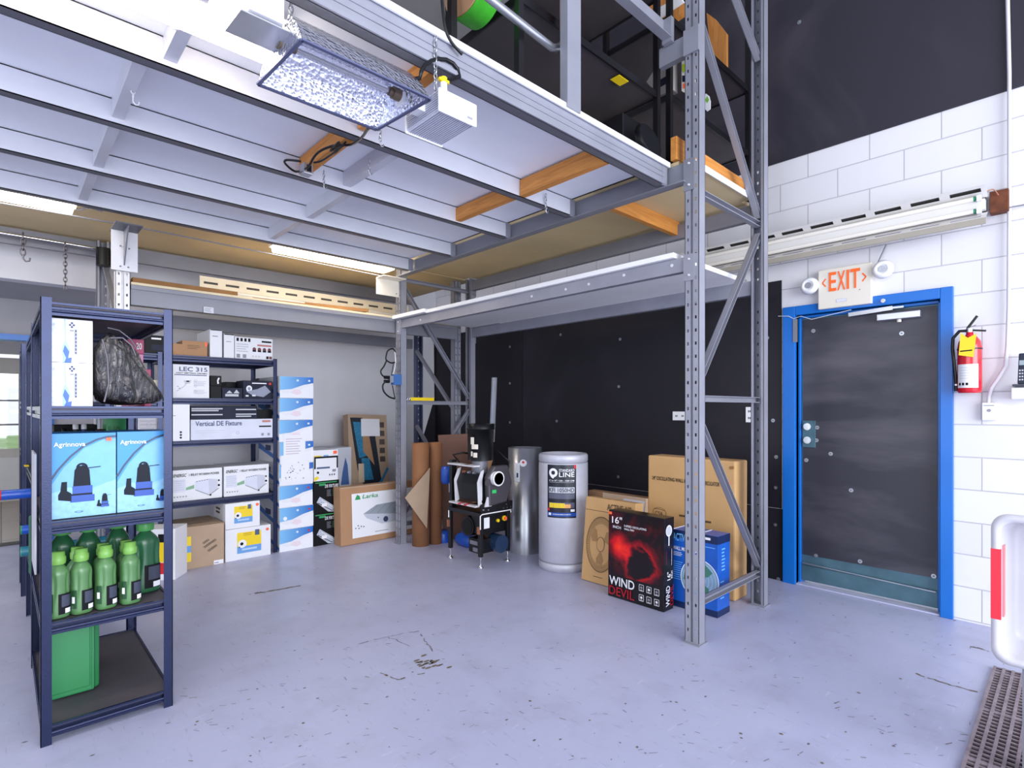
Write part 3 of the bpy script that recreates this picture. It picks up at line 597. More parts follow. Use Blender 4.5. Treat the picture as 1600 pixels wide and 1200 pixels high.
# end box at left, ballast at right
s = (A4-A1).normalized()
def rbox(b, o, dx, dy, dz, m=None):
    """box from corner o along d, s, up"""
    vs = [o+d*i*dx+s*j*dy+up*k*dz for k in (0, 1) for j in (0, 1) for i in (0, 1)]
    return b.add(vs, [(0, 2, 3, 1), (4, 5, 7, 6), (0, 1, 5, 4), (2, 6, 7, 3), (0, 4, 6, 2), (1, 3, 7, 5)], m)
rbox(MB(), ba-d*.12-s*.01+up*.0, .10, .10, .09).build('end_box', WHPL, lampt, bevel=.003)
rbox(MB(), ba-d*.14-s*.05-up*.01, .16, .13, .004).build('mounting_plate', ALUM, lampt)
ZB = 2.405; q1, q2, q3 = at(687, 171, Z=ZB), at(742, 198, Z=ZB), at(632, 206, Z=ZB); bx0, bx1, by0, by1 = q1.x, q2.x, (q1.y+q2.y)/2, q3.y
BH = az(690, 140, Y=by0)-ZB; FINM = mat('fin_white_enamel', 'd3d5e2', .4, var=0)
MB().box(bx0+.008, bx1-.008, by0+.008, by1-.008, ZB+.012, ZB+BH).build('ballast_body', FINM, lampt)
fb = MB(); n_f = 17
for k in range(n_f):
    x = bx0+.006+(bx1-bx0-.015)*k/(n_f-1); fb.box(x, x+.003, by0+.006, by1-.006, ZB, ZB+.014)
for k in range(9):
    z = ZB+.006+(BH-.012)*k/8; fb.box(bx0, bx0+.010, by0+.006, by1-.006, z, z+.003)
fb.build('cooling_fins', FINM, lampt)
MB().box(bx0-.004, bx1+.004, by0-.006, by0+.006, ZB-.004, ZB+BH+.004).build('ballast_end_plate', WHPL, lampt, bevel=.005); MB().box(bx0-.004, bx1+.004, by1-.006, by1+.004, ZB-.004, ZB+BH+.004).build('ballast_end_plate', WHPL, lampt, bevel=.004)
MB().box(bx1-.045, bx1-.02, by0-.0075, by0-.006, ZB+.014, ZB+.022).build('rating_mark', GREYINK, lampt)
MB().box(min(bb.x, bx0)-.01, bx0+.01, (by0+by1)/2-.02, (by0+by1)/2+.03, ZB+.03, ZB+.07).build('ballast_neck', WHPL, lampt)
c0 = Vector((bx0+.035, by0+.02, ZB+BH+.012)); MB().cyl(c0-up*.012, c0+up*.004, .014, 12).build('cable_gland', WHPL, lampt)
yc_ = by0+.03; arc = [at(u, v, Y=yc_) for u, v in ((656, 122), (658, 112), (664, 102), (674, 95), (685, 92), (697, 93), (708, 99), (715, 108), (718, 119))]
MB().tube([lerp(T2, T3, .5)-up*.01]+arc+[c0+up*.03, c0], .0075, 8).build('power_cord', BLK, lampt)
MB().cyl(c0+up*.03, c0+up*.05, .013, 12).box(c0.x-.022, c0.x+.022, c0.y-.006, c0.y+.006, c0.z+.034, c0.z+.044).build('plug_boot', YELI, lampt); MB().cyl(c0, c0+up*.03, .013, 12).build('plug', WHPL, lampt)
for k, (pt, n) in enumerate(((lerp(T1, T4, .5)+d*.03, 8), (Vector((bx0+.005, by0+.03, ZB+BH)), 10))):
    b = MB(); zt = 2.69; zz = pt.z; m = int((zt-zz)/.02)
    for i in range(m+1):
        pts = []
        for j in range(9):
            t = 2*PI*j/8; a2, c2 = math.cos(t)*.007, math.sin(t)*.014
            pts.append((pt.x+(a2 if i % 2 else 0), pt.y+(0 if i % 2 else a2), zz+.02*i+c2))
        b.tube(pts, .0022, 5)
    b.build('hanging_chain', ZINC, lampt)
# junction box and cord on the pine block
p = at(480, 258, Z=2.6); o = MB().box(p.x-.03, p.x+.02, p.y-.03, p.y+.03, 2.545, 2.60).build('outlet_box', ZINC, bevel=.003); tag(o, 'small metal outlet box on the lower end of the pine blocking', 'outlet box')
MB().box(p.x-.015, p.x+.01, p.y-.032, p.y-.029, 2.555, 2.59).build('socket', INK, o)
def cable(label, pts, r=.006, m=BLK, name='power_cord', par=None):
    pts = [Vector(q) for q in pts]; out = []
    for i in range(len(pts)-1):
        a = pts[max(i-1, 0)]; b0 = pts[i]; c0_ = pts[i+1]; e = pts[min(i+2, len(pts)-1)]
        for k in range(6):
            t = k/6; out.append(.5*((2*b0)+(c0_-a)*t+(2*a-5*b0+4*c0_-e)*t*t+(3*b0-a-3*c0_+e)*t**3))
    out.append(pts[-1]); o = MB().tube(out, r, 7).build(name, m, par)
    return o if par else tag(o, label, 'cord')
Z = 2.58
cable('black cord looping from the reflector hood to the metal outlet box', [at(575, 200, Z=2.45), at(565, 215, Z=2.5), at(548, 226, Z=Z), at(520, 228, Z=Z), at(495, 240, Z=Z), at(480, 262, Z=2.56), at(462, 268, Z=Z), at(446, 256, Z=Z), at(448, 250, Z=Z), at(470, 252, Z=2.57)], .006, par=lampt)
cable('black cord bundle tied against the pine blocking', [at(540, 222, Z=Z), at(522, 240, Z=2.57), at(530, 222, Z=2.56), at(516, 236, Z=2.57), at(538, 226, Z=2.55), at(505, 250, Z=Z), at(490, 254, Z=Z)], .005, par=lampt)
# ------------------------------------------------------------------ long wall light fitting over the door
mat('slot_shade_grey', '4a4744', .6)  # dark grey that stands in for shade behind the fitting slots
def wall_fixture(label, X, y0, y1, zt, zb, unlit=True):
    """y1 = far end; faces -X"""
    o = thing('tube_light', label, 'tube light', (X+.08, (y0+y1)/2, zb)); zc = (zt+zb)/2
    xf, xb = X, X+.085
    def wing(za, zb_, xa, xb_, nm):
        b = MB(); n = int((y1-y0)/.19); st = (y1-y0)/n
        P = lambda t: (xa+(xb_-xa)*t, za+(zb_-za)*t)
        def quad(ya, yc, t0, t1):
            (x0, z0), (x1, z1) = P(t0), P(t1); b.add([(x0, ya, z0), (x0, yc, z0), (x1, yc, z1), (x1, ya, z1)], [(0, 1, 2, 3)])
        quad(y0, y1, 0, .22); quad(y0, y1, .52, 1)
        for i in range(n):
            ya = y0+i*st; quad(ya, ya+st*.13, .22, .52); quad(ya+st*.87, ya+st, .22, .52)
        b.build(nm, FIXW, o, solid=.002)
    MB().add([(xf+.030, y0+.02, zt-.005), (xf+.030, y1-.02, zt-.005), (xb+.012, y1-.02, zc+.07), (xb+.012, y0+.02, zc+.07)], [(0, 1, 2, 3)]).build('slot_shade_plate', mat('slot_shade_grey', ''), o, solid=.002)  # added dark plate, paints the shade behind the upper slots
    wing(zt, zc+.045, xf, xb, 'upper_reflector'); wing(zb+.0, zc-.045, xf, xb, 'lower_reflector')
    MB().box(xb-.03, xb+.02, y0+.01, y1-.01, zc-.03, zc+.03).build('channel', FIXW, o)
    MB().box(xf, xf+.012, y0, y1, zb-.035, zb, mat('fixture_tan_lip', 'a39c90', .5)).build('bottom_lip', None, o)  # tan lip along the bottom edge
    MB().box(xb-.0, XW-.002, y0+.02, y1-.02, zc-.02, zt-.02).build('slot_shade_box', mat('slot_shade_grey', ''), o)  # dark box put in as the shade behind the upper wing
    for z in (zc+.036, zc-.036):
        MB().cyl((xb-.035, y0+.05, z), (xb-.035, y1-.05, z), .014, 12).build('tube', TUBEOFF, o)
        MB().box(xb-.055, xb-.015, y0+.025, y0+.045, z-.02, z+.012).build('lamp_holder', WHPL, o); MB().cyl((xb-.035, y0+.05, z), (xb-.035, y0+.06, z), .0145, 12).build('tube_cap', mat('green_cap', '2e9a76', .4, var=0), o)
    return o
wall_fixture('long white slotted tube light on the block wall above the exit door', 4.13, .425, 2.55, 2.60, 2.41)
# fixture lying on the back rack shelf
fx = thing('tube_light', 'cream slotted light fitting laid on the upper shelf of the back rack', 'tube light', (2.2, 5.35, 2.21))
b = MB(); x0, x1 = 1.27, 3.4; n = 12; st = (x1-x0)/n
b.box(x0, x1, 5.36, 5.364, 2.43, 2.475).box(x0, x1, 5.36, 5.364, 2.33, 2.41)
for i in range(n): b.box(x0+i*st, x0+i*st+st*.18, 5.36, 5.364, 2.41, 2.43).box(x0+i*st+st*.82, x0+(i+1)*st, 5.36, 5.364, 2.41, 2.43)
MB().box(x0+.03, x1-.03, 5.372, 5.378, 2.38, 2.45).build('slot_shade_plate', mat('slot_shade_grey', '4a4744', .6), fx)  # dark sheet in place of shade behind these slots
b.build('slotted_reflector', mat('aged_cream_enamel', 'e8ddc6', .45), fx)
MB().box(x0, x1, 5.20, 5.36, 2.206, 2.23).box(x0, x1, 5.24, 5.34, 2.23, 2.29).build('channel', mat('aged_cream_enamel', ''), fx)
for y, z in ((5.31, 2.345), (5.25, 2.31)): MB().cyl((x0+.03, y, z), (x1-.03, y, z), .018, 12).build('tube', TUBEOFF, fx)
# flattened cartons on the same shelf
def flat(label, pts, z, th, m=KRAFTD):
    b = MB().prism([(x, y, z) for x, y in pts], (0, 0, 0), (0, 0, th)); return tag(b.build('flattened_carton', m), label, 'cardboard')
flat('brown flattened cartons stacked on the left end of the upper back shelf', [(.68, 4.665), (1.38, 4.68), (1.36, 5.0), (.68, 5.0)], 2.206, .035, mat('aged_brown_card', '8a6238', .8, var=.15))
flat('loose brown carton flap lying mid shelf beside the cream fitting', [(1.5, 4.7), (2.05, 4.66), (1.9, 4.95), (1.55, 4.95)], 2.206, .012, mat('aged_brown_card', ''))
flat('thin brown card with a cut corner near the slim corner post on the upper shelf', [(1.95, 4.75), (2.52, 4.66), (2.45, 4.95), (2.05, 4.98)], 2.215, .03, mat('aged_brown_card', ''))
# ------------------------------------------------------------------ boltless metal shelving
def shelving(label, x0, x1, y0, y1, H, levels, group=None, pw=.034, board=NAVYD, boards=True, name='metal_shelving', m=NAVY, z0=0):
    o = thing(name, label, 'shelving', ((x0+x1)/2, (y0+y1)/2, z0), group=group); t = .003
    for sx, x in ((1, x0), (-1, x1)):
        for sy, y in ((1, y0), (-1, y1)):
            b = MB().box(x, x+sx*pw, y, y+sy*t, z0, z0+H).box(x, x+sx*t, y, y+sy*pw, z0, z0+H)
            b.build('post', m, o)
    for k, z in enumerate(levels):
        h = .05; b = MB()
        for y, s in ((y0, 1), (y1, -1)):
            b.box(x0+t, x1-t, y+s*t, y+s*.014, z-.008, z).box(x0+t, x1-t, y+s*.024, y+s*.028, z-.026, z-.008).box(x0+t, x1-t, y+s*.009, y+s*.028, z-.030, z-.026).cyl((x0+t, y+s*.009, z-.033), (x1-t, y+s*.009, z-.033), .0065, 10).box(x0+t, x1-t, y+s*.010, y+s*.014, z-h, z-.036)
        for x, s in ((x0, 1), (x1, -1)):
            b.box(x+s*t, x+s*.012, y0+.01, y1-.01, z-.018, z).box(x+s*.012, x+s*.016, y0+.01, y1-.01, z-.034, z-.018).box(x+s*t, x+s*.014, y0+.01, y1-.01, z-h, z-.034)
        sh = b.build('shelf_rim', m, o)
        MB().box(x0+.012, x1-.012, y0+.012, y1-.012, z-.014, z-.004).build('shelf_board', board, o)
    return o
FX0, FX1, FY0, FY1 = .110, .552, 2.775, 3.69
shelving('nearest dark blue metal shelving unit with green bottles and blue pump boxes', FX0, FX1, FY0, FY1, 1.742, [1.725, 1.318, .866, .474, .075])
shelving('dark blue shelving unit directly behind the nearest one', FX0+.004, FX1, 3.76, 4.62, 1.735, [1.72, 1.32, .95, .44], board=BLKM)
LBX = (.10, .945)
shelving('dark shelving unit against the back wall, left of the white ballast boxes', LBX[0], LBX[1], 5.10, 5.53, 1.76, [1.745, 1.36, 1.02, .53])
shelving('dark shelving unit against the back wall holding the white and black lamp boxes', .955, 1.835, 5.09, 5.70, 1.76, [1.745, 1.395, 1.045, .545])
def dec_agri(p, w, h, cut=0):
    p.poly([(0, h*.04), (0, h), (w, h), (w, h*.04)], AGR)
    p.poly([(w*.0, h*.38), (w*.2, h*.6), (w*.5, h*.82), (w*.8, h*.92), (w, h*.93), (w, h*.3), (w*.5, h*.2), (0, h*.2)], AGR2)
    pts = [(0, .45), (.12, .58), (.3, .73), (.5, .85), (.7, .92), (.86, .95), (1, .955)]
    p.line([(a*w, b*h) for a, b in pts], .008, mat('hose_teal', '1d3f63', .4, var=0))
    p.poly([(0, h*.30), (w*.25, h*.36), (w*.6, h*.33), (w, h*.42), (w, 0), (0, 0)], mat('splash_blue', '8cc2ec', .4, var=.12, scale=60))
    D, Bc = mat('pump_dark', '121a28', .5, var=0, spec=.2), mat('pump_blue', '1048a8', .4, var=0)
    def pump(cx, cy, s):
        def q(L): return [(cx+a*s, cy+b*s) for a, b in L]
        p.ring(cx, cy+.74*s, .11*s, .045*s, D); p.poly(q([(-.17, .25), (.17, .25), (.14, .68), (.08, .78), (-.08, .78), (-.14, .68)]), D)
        p.poly(q([(-.18, .05), (.2, .05), (.2, .30), (-.18, .30)]), Bc); p.poly(q([(-.22, -.08), (.24, -.08), (.24, .08), (-.22, .08)]), Bc); p.poly(q([(-.2, .08), (.2, .08), (.2, .12), (-.2, .12)]), D)
        p.poly(q([(-.44, .0), (-.2, -.05), (-.2, .14), (-.28, .2), (-.28, .42), (-.38, .42), (-.40, .2), (-.44, .12)]), D)
        p.line(q([(.0, .80), (.12, .72), (.36, .74)]), .02*s, D)
    pump(w*.47, h*.22, w*.80); pump(w*.82, h*.11, w*.28)
    wi = mat('ring_white', 'e8f4ff', .4, var=0)
    for r in (.05, .035): p.ring(w*.42, h*.065, w*r*1.3, .0015, D, r2=w*r*.4)
    p.text('Agrinnova', w*.05, h*.83, w*.52, h*.90, WPAP)
    p.rect(w*.84, h*.90, w*.93, h*.94, ORAI)
AGR = mat('agri_sky', '2f8ed4', .4, var=0); AGR2 = mat('agri_pale', '6fb0e2', .4, var=.05, scale=30); AGRS = mat('pump_carton_blue', '3f8fd2', .4, var=.03)
c1 = ybox('carton', 'blue pump carton on the left of the nearest shelf, above the green bottles', 'box', 78, 181, 677, 2.84, .866, .27, AGRS, group=None)
pr = Print((-c1.w/2, -c1.d/2, 0)); dec_agri(pr, c1.w, c1.h); pr.done(c1.o)
c2 = ybox('carton', 'blue pump carton on the right of the nearest shelf, cut by the corner post', 'box', 183, 268, 674, 2.84, .866, .27, AGRS)
pr = c2.front(); dec_agri(pr, c2.w, c2.h); pr.done(c2.o)
# white cartons with water splash
def dec_eco(p, w, h):
    WB = mat('water_blue', '2f62c8', .4, var=.1, scale=80); WL = mat('water_light', '9dc4ee', .4, var=0)
    x = w*.40
    p.poly([(x-.012, 0), (x+.010, 0), (x+.006, h*.15), (x+.012, h*.28), (x-.002, h*.5), (x-.004, h), (x-.008, h), (x-.006, h*.5), (x-.016, h*.33)], WL)
    p.poly([(x-.008, 0), (x+.014, 0), (x+.016, h*.12), (x+.004, h*.10), (x+.008, h*.25), (x-.006, h*.4), (x-.012, h*.25), (x-.002, h*.1)], WB)
    a = w*.47
    for dx, dy in ((0, 0), (.012, 0), (.006, .008), (.006, -.008)): p.rect(a+dx-.003, h*.86+dy-.003, a+dx+.004, h*.86+dy+.004, NAVYI)
    p.rect(a, h*.72, a+.012, h*.75, GREYINK)
    p.rect(w*.58, h*.20, w*.63, h*.76, mat('slate_print', '4a5a7c', .4, var=0))
    for k in range(6): p.rect(w*.595, h*(.25+.085*k), w*.615, h*(.275+.085*k), WPAP)
    p.bars(w*.68, h*.2, w*.82, h*.45, 6, LGREY)
    p.text('ECO1264', w*.04, h*.08, w*.2, h*.9, mat('faint_print', 'd6e3f2', .4, var=0), vert=True)
for k, (z, lab) in enumerate(((1.318, 'lower white splash carton on the top loaded shelf of the nearest unit'), (1.495, 'upper white splash carton stacked under the top rail of the nearest unit'))):
    x0, x1 = ax(76, 2.83), ax(145, 2.83)
    c = Carton('carton', lab, 'box', ((x0+x1)/2, 2.83+.2, z), x1-x0, .4, .176, WBOX); pr = c.front(); dec_eco(pr, c.w, c.h); pr.done(c.o)
# plastic bag of black hose
def bag():
    o = thing('plastic_bag', 'clear plastic bag of black folded tubing slumped right of the white splash cartons', 'bag', (.42, 3.0, 1.318))
    Yb = 2.86
    outl = [(149, 632), (147, 580), (146, 545), (152, 530), (163, 514), (170, 511), (182, 518), (203, 530), (217, 546), (226, 570), (240, 592), (256, 618), (257, 632)]
    pts = [at(u, v, Y=Yb) for u, v in outl]; n = len(pts); b = MB()
    cxm = sum(p.x for p in pts)/n
    rings = []
    for j in range(15):
        f = j/14; yy = Yb-.04+f*.36; s = math.sin(PI*min(max(f*.75+.25, 0), 1))**.45 if f < .98 else .3
        for i, p in enumerate(pts):
            w = .012*math.sin(i*2.3+j*1.7)+.008*math.sin(i*5.1-j*2.9)
            z = 1.32+(p.z-1.32)*(.25+.75*s)*(1-.25*f)+(w if 0 < i < n-1 else 0); x = cxm+(p.x-cxm)*(.5+.5*s)+w*.6
            rings.append((x, yy, max(z, 1.321)))
    fs = [(j*n+i, j*n+i+1, (j+1)*n+i+1, (j+1)*n+i) for j in range(14) for i in range(n-1)]+[(j*n+n-1, j*n, (j+1)*n, (j+1)*n+n-1) for j in range(14)]
    b.add(rings, fs, None, True); b.add(rings[:n], [list(range(n))[::-1]], None, True); b.add(rings[-n:], [list(range(n))], None, True)
    m, nn, L, bs = node_mat('crinkled_black_wrapping'); tc = nn.new('ShaderNodeTexCoord').outputs['Object']
    f = noise(nn, L, mapping(nn, L, tc, (1.6, 1, .5), (0, .5, 0)), 18, 4, .6, 2.5)
    L.new(mixc(nn, L, ramp(nn, L, f, .46, .66, (0, 0, 0, 1), (1, 1, 1, 1)), lin('22222c'), lin('66605f')), bs.inputs['Base Color']); bs.inputs['Roughness'].default_value = .16; bs.inputs['Specular IOR Level'].default_value = .9
    bp = nn.new('ShaderNodeBump'); bp.inputs['Strength'].default_value = .9; bp.inputs['Distance'].default_value = .02; L.new(f, bp.inputs['Height']); L.new(bp.outputs[0], bs.inputs['Normal'])
    b.build('wrapped_bundle', m, o, sub=1)
    for k, L_ in enumerate(([(168, 512), (186, 516), (204, 530), (214, 545)], [(172, 528), (192, 528), (206, 540), (212, 556)], [(176, 536), (195, 548), (204, 575), (212, 625)], [(160, 530), (168, 560), (170, 600), (163, 628)], [(200, 550), (225, 585), (250, 612), (256, 626)])):
        MB().tube([at(u, v, Y=Yb-.045-.004*k) for u, v in L_], .003+.001*(k % 2), 8).build('tubing', mat('glossy_bag_fold', '4d4a55', .12, var=.1) if k in (0, 1, 3) else BLK, o)
    return o
bag()
# boxes seen through the nearest unit, standing on the unit behind
def quick(label, u0, u1, v0, Y, z, d, m, name='carton', cat='box', dec=None, **k):
    c = ybox(name, label, cat, u0, u1, v0, Y, z, d, m, **k)
    if dec: pr = c.front(); dec(pr, c.w, c.h); pr.done(c.o)
    return c
def d20(p, w, h): p.text('20', w*.5, h*.3, w*.85, h*.75, WPAP)
quick('pink carton base under the magenta box marked 20', 202, 224, 553, 3.30, 1.319, .25, PINK)
zt = az(213, 552.6, Y=3.30); quick('magenta carton marked 20 seen behind the plastic bag', 200, 225, 530, 3.30, zt, .25, MAG, dec=d20)
quick('small magenta carton low beside the pink one behind the bag', 225.5, 236, 577, 3.21, 1.319, .085, MAG)
quick('wide pale crumpled carton behind the lower end of the plastic bag', 237, 262, 594, 5.14, 1.361, .2, mat('cream_card', 'd9cdbd', .7))
def dgreen(p, w, h):
    p.text('IVO', w*.1, h*.52, w*.72, h*.78, mat('green_embossed', '18693a', .5, var=0)); p.rect(w*.7, h*.02, w*.98, h*.2, LGREY); p.text('C2', w*.1, h*.02, w*.3, h*.16, WPAP)
GY = 3.86; zs = .95
quick('green tin box showing above the blue pump cartons', 166, 197, 646, GY, zs, .16, GREENI, dec=dgreen)
quick('dark blue box with white dots right of the green tin', 200, 214, 640, 5.14, 1.021, .2, mat('blue_dark_card', '1f2b55', .4), dec=lambda p, w, h: [p.rect(w*.3, h*(.3+.2*k), w*.6, h*(.36+.2*k), WPAP) for k in range(3)])
quick('grey carton with round line drawings above the right pump carton', 215, 250, 638, 5.14, 1.021, .2, mat('grey_card', 'b9b7c0', .5), dec=lambda p, w, h: (p.ring(w*.5, h*.8, w*.12, .002, GREYINK), p.ring(w*.5, h*.55, w*.12, .002, GREYINK), p.bars(w*.1, h*.2, w*.9, h*.9, 7, GREYINK, .15)))
quick('white carton partly behind the right corner post of the nearest unit', 251, 259, 638, 5.14, 1.021, .2, WBOX)
o = MB().lathe([(.03, 0), (.034, .01), (.034, .15), (.026, .19), (.028, .20), (.028, .24), (0, .242)], (0, 0, 0), 18).build('amber_jar', mat('brown_glass', '4a2c2c', .15, coat=.5), local=True); p = at(158, 660, Y=3.9); o.location = (p.x, 3.9, .95); tag(o, 'brown jar with a pale lid left of the green tin', 'jar')
for k, (u, hgt, m_, lab) in enumerate(((90, .22, BLUPL, 'small blue bottle at the left of the shelf behind the pump cartons'), (101, .25, mat('maroon', '6a2f3c', .4), 'small maroon bottle beside the blue one behind the pump cartons'), (118, .27, BLK, 'black bottle with white top behind the left pump carton'), (131, .27, NAVYI, 'navy bottle with white top behind the left pump carton'))):
    p = at(u, 660, Y=3.9); o = MB().lathe([(.022, 0), (.024, .01), (.024, hgt*.7), (.012, hgt*.85), (.012, hgt*.9)], (0, 0, 0), 16).build('bottle', m_, local=True); o.location = (p.x, 3.9, .95); tag(o, lab, 'bottle')
    MB().lathe([(.013, hgt*.9), (.013, hgt), (0, hgt+.001)], (0, 0, 0), 14).build('cap', WHPL if k > 1 else BLK, o, local=True)
quick('long black and grey appliance carton lying above the left pump carton', 84, 152, 664, 4.0, .95, .2, BOXBLK)
# green bottles and jugs
def jug(label, loc, s, big, group, hw=None):
    """moulded bottle with grip recesses"""
    H = .25*s; seg = 32; W_, D_ = (hw or .036, .036*(1.3 if big else 1))
    prof = [(0, .90), (.01, 1.0), (.08, 1.02), (.30, 1.0), (.45, .97), (.62, .93), (.74, .98), (.82, .96), (.90, .72), (.955, .46), (.975, .40), (1.0, .40)]
    vs = []
    for t, r in prof:
        for i in range(seg):
            a = 2*PI*i/seg; ca, sa = math.cos(a), math.sin(a); e = .7 if t < .86 else 1
            x = math.copysign(abs(ca)**e, ca); y = math.copysign(abs(sa)**e, sa); rr = r
            if .40 < t < .80:
                g_ = math.exp(-((a-PI*1.5-.62)**2)/.05)+math.exp(-((a-PI*1.5+.62)**2)/.05); rr *= 1-.22*g_
            q = (W_*x*rr, D_*y*rr) if t < .86 else (D_*.9*ca*rr*1.05+W_*0, D_*.9*sa*rr)
            if t >= .86: q = ((D_*ca if t > .93 else (W_+D_)/2*ca)*rr, D_*sa*rr)
            vs.append((q[0], q[1], H*t*.82))
    n = len(prof); b = MB().add(vs, [(j*seg+i, j*seg+(i+1) % seg, (j+1)*seg+(i+1) % seg, (j+1)*seg+i) for j in range(n-1) for i in range(seg)], None, True)
    b.add(vs[:seg], [list(range(seg))[::-1]], None); b.add(vs[-seg:], [list(range(seg))], None)
    o = b.build('jug' if big else 'bottle', GRN_J if big else GRN_B, local=True, sub=1); o.location = loc
    tag(o, label, 'jug' if big else 'bottle', group); z = H*.82
    if big: MB().lathe([(.0235*s, z-.006), (.025*s, z), (.025*s, z+.018*s), (.023*s, z+.022*s), (0, z+.022*s)], (0, 0, 0), 26).build('cap', GRN_C if not big else mat('dark_green_cap', '4c9a50', .4), o, local=True)
    else: MB().lathe([(.023*s, z-.008), (.0245*s, z), (.0245*s, z+.018), (.021*s, z+.022), (.0205*s, z+.04), (0, z+.041)], (0, 0, 0), 26).build('cap', GRN_C, o, local=True)
    # curved dark label with white foot
    lbs = (MB(), MB())
    for (a0, a1, za, zb_, m_, k) in ((-.15, 1.0, .07, .44, INK, 1), (.2, .9, .08, .165, WPAP, 2), (.0, .88, .20, .41, mat('slate_label', '3d4254', .4, var=0), 2), (-1.35, -.62, .12, .46, mat('deep_green_label', '1f4a2a', .4, var=0), 1), (-1.25, -.85, .22, .34, WPAP, 2)):
        m2 = 8; q = []; lb = lbs[0 if a0 > -.5 else 1]
        for zz in (za, zb_):
            for i in range(m2+1):
                a = PI*1.5+a0+(a1-a0)*i/m2; ca, sa = math.cos(a), math.sin(a); rr = 1.035+.008*k
                q.append((W_*math.copysign(abs(ca)**.7, ca)*rr, D_*math.copysign(abs(sa)**.7, sa)*rr, H*.82*zz))
        lb.add(q, [(i, i+1, m2+2+i, m2+1+i) for i in range(m2)], m_)
    lbs[0].build('front_label', None, o, local=True); lbs[1].build('side_label', None, o, local=True); o.rotation_euler = (0, 0, .25 if not big else .1); return o
jz = .474
lab = ['small sage bottle half hidden by the left corner post in the front row', 'second small sage bottle from the left in the front row', 'third small sage bottle from the left in the front row', 'small sage bottle at the right end of the front row']
for k, u in enumerate((90, 126, 164, 202)):
    p = at(u, 900, Y=2.86); jug(lab[k], (p.x, 2.845, jz), 1.07, False, 'small green bottles in the front row')
lab = ['small bottle with only its lime cap showing behind the second front bottle', 'small bottle with only its lime cap showing behind the third front bottle', 'small bottle with only its lime cap showing behind the right front bottle']
for k, u in enumerate((120, 160, 196)):
    p = at(u, 860, Y=2.98); jug(lab[k], (p.x, 2.965, jz), 1.0, False, 'small green bottles in the second row')
lab = ['large dark green jug at the left of the back row', 'large dark green jug second from left in the back row', 'large dark green jug third from left in the back row', 'large dark green jug standing forward at the right, clear of the small bottles']
for k, (u, y) in enumerate(((97, 3.13), (138, 3.13), (184, 3.13), (227, 2.98))):
    p = at(u, 860, Y=y); jug(lab[k], (p.x, y, jz), 1.38, True, 'large green jugs in the back row', .046 if k < 3 else .056)
# green tote
def tote():
    p = at(162, 1090, Z=.075); x1 = p.x; x0 = .155; y0 = 3.0; h = .30; b = MB()
    poly = lambda i: [(x0+i, y0+i), (x1-.02-i, y0+i), (x1-.02-i, y0+.015+i), (x1-i, y0+.03+i), (x1-i, y0+.36-i), (x0+i, y0+.36-i)]
    b.prism([(x, y, .077) for x, y in poly(0)], (0, 0, 0), (0, 0, h)); o = b.build('tote', GRN_T, bevel=.008)
    tag(o, 'plain green plastic tub on the bottom shelf of the nearest unit', 'tub'); MB().box(x0-.003, x1-.035, y0-.006, y0+.01, .10, .36).build('raised_panel', GRN_T, o, bevel=.004)
    MB().box(x1-.03, x1-.022, y0-.004, y0+.01, .085, .37).build('rib', GRN_T, o, bevel=.002)
    return o
tote()
# rolls and boards sticking out of the units at far left
def rod(label, a, b_, r, m, cap, cat='roll', nm='wrapped_roll'):
    o = MB().cyl(a, b_, r, 20).build(nm, m); tag(o, label, cat); d = (Vector(b_)-Vector(a)).normalized(); MB().cyl(Vector(a)-d*.006, Vector(a), r*1.02, 20).build('end_cap', cap, o); return o
p = at(2, 774, Y=4.2); rod('long blue tube with white dashes poking out at the left edge', (p.x, 4.2, p.z), (.5, 4.2, p.z), .028, BLUPL, REDI)
p = at(34, 828, Y=4.1); rod('upper blue roll end beside the nearest unit at far left', (p.x, 4.1, p.z), (.5, 4.1, p.z), .025, BLUPL, GREENI)
p = at(34, 862, Y=4.1); rod('lower blue roll end with teal cap at far left', (p.x, 4.1, p.z), (.5, 4.1, p.z), .028, mat('teal_wrap', '2d7f96', .3), mat('teal_cap', '3d9a8c', .3))
a, c = at(49, 812, Y=3.72), at(49, 898, Y=3.72); tag(MB().box(a.x-.01, a.x+.012, 3.72, 3.75, c.z, a.z+.02).build('green_sleeve', mat('green_sleeve', '2c6044', .4), bevel=.01), 'tall dark green sleeve leaning beside the left rear post', 'sleeve')
a, c = at(54, 700, Y=3.7), at(58, 790, Y=3.7); tag(MB().box(.101, .107, 3.0, 3.3, .62, 1.12).build('panel', mat('grey_card', '')), 'grey card panel hung on the outer left side of the nearest unit', 'panel')
quick('yellow carton low on the shelving at far left', 38, 46, 728, 4.5, .95, .1, YELI)
# ------------------------------------------------------------------ back shelving contents
SY = 5.13
quick('small kraft carton stack half hidden by the nearest unit on the top back shelf', 268, 286, 537, SY, 1.745, .2, KRAFT)
quick('kraft carton with an orange sticker on the top back shelf', 285, 324, 533, SY, 1.745, .2, KRAFT, dec=lambda p, w, h: (p.bars(w*.2, h*.45, w*.75, h*.75, 3, KDARK, .25), p.rect(w*.9, h*.7, w, h*.98, ORAI)))
o = quick('white carton deeper than the rest with an open dark top', 328, 347, 515, SY, 1.745, .42, WBOX, dec=lambda p, w, h: (p.bars(w*.2, h*.72, w*.8, h*.8, 1, GREYINK, .4), p.rect(.003, h*.965, w-.003, h*.995, INK)))
quick('slim white carton left of the printed lamp carton', 350, 366, 522, SY, 1.745, .3, WBOX, dec=lambda p, w, h: (p.bars(w*.2, h*.65, w*.8, h*.72, 1, GREYINK, .4), p.rect(.003, h*.96, w-.003, h*.995, INK)))
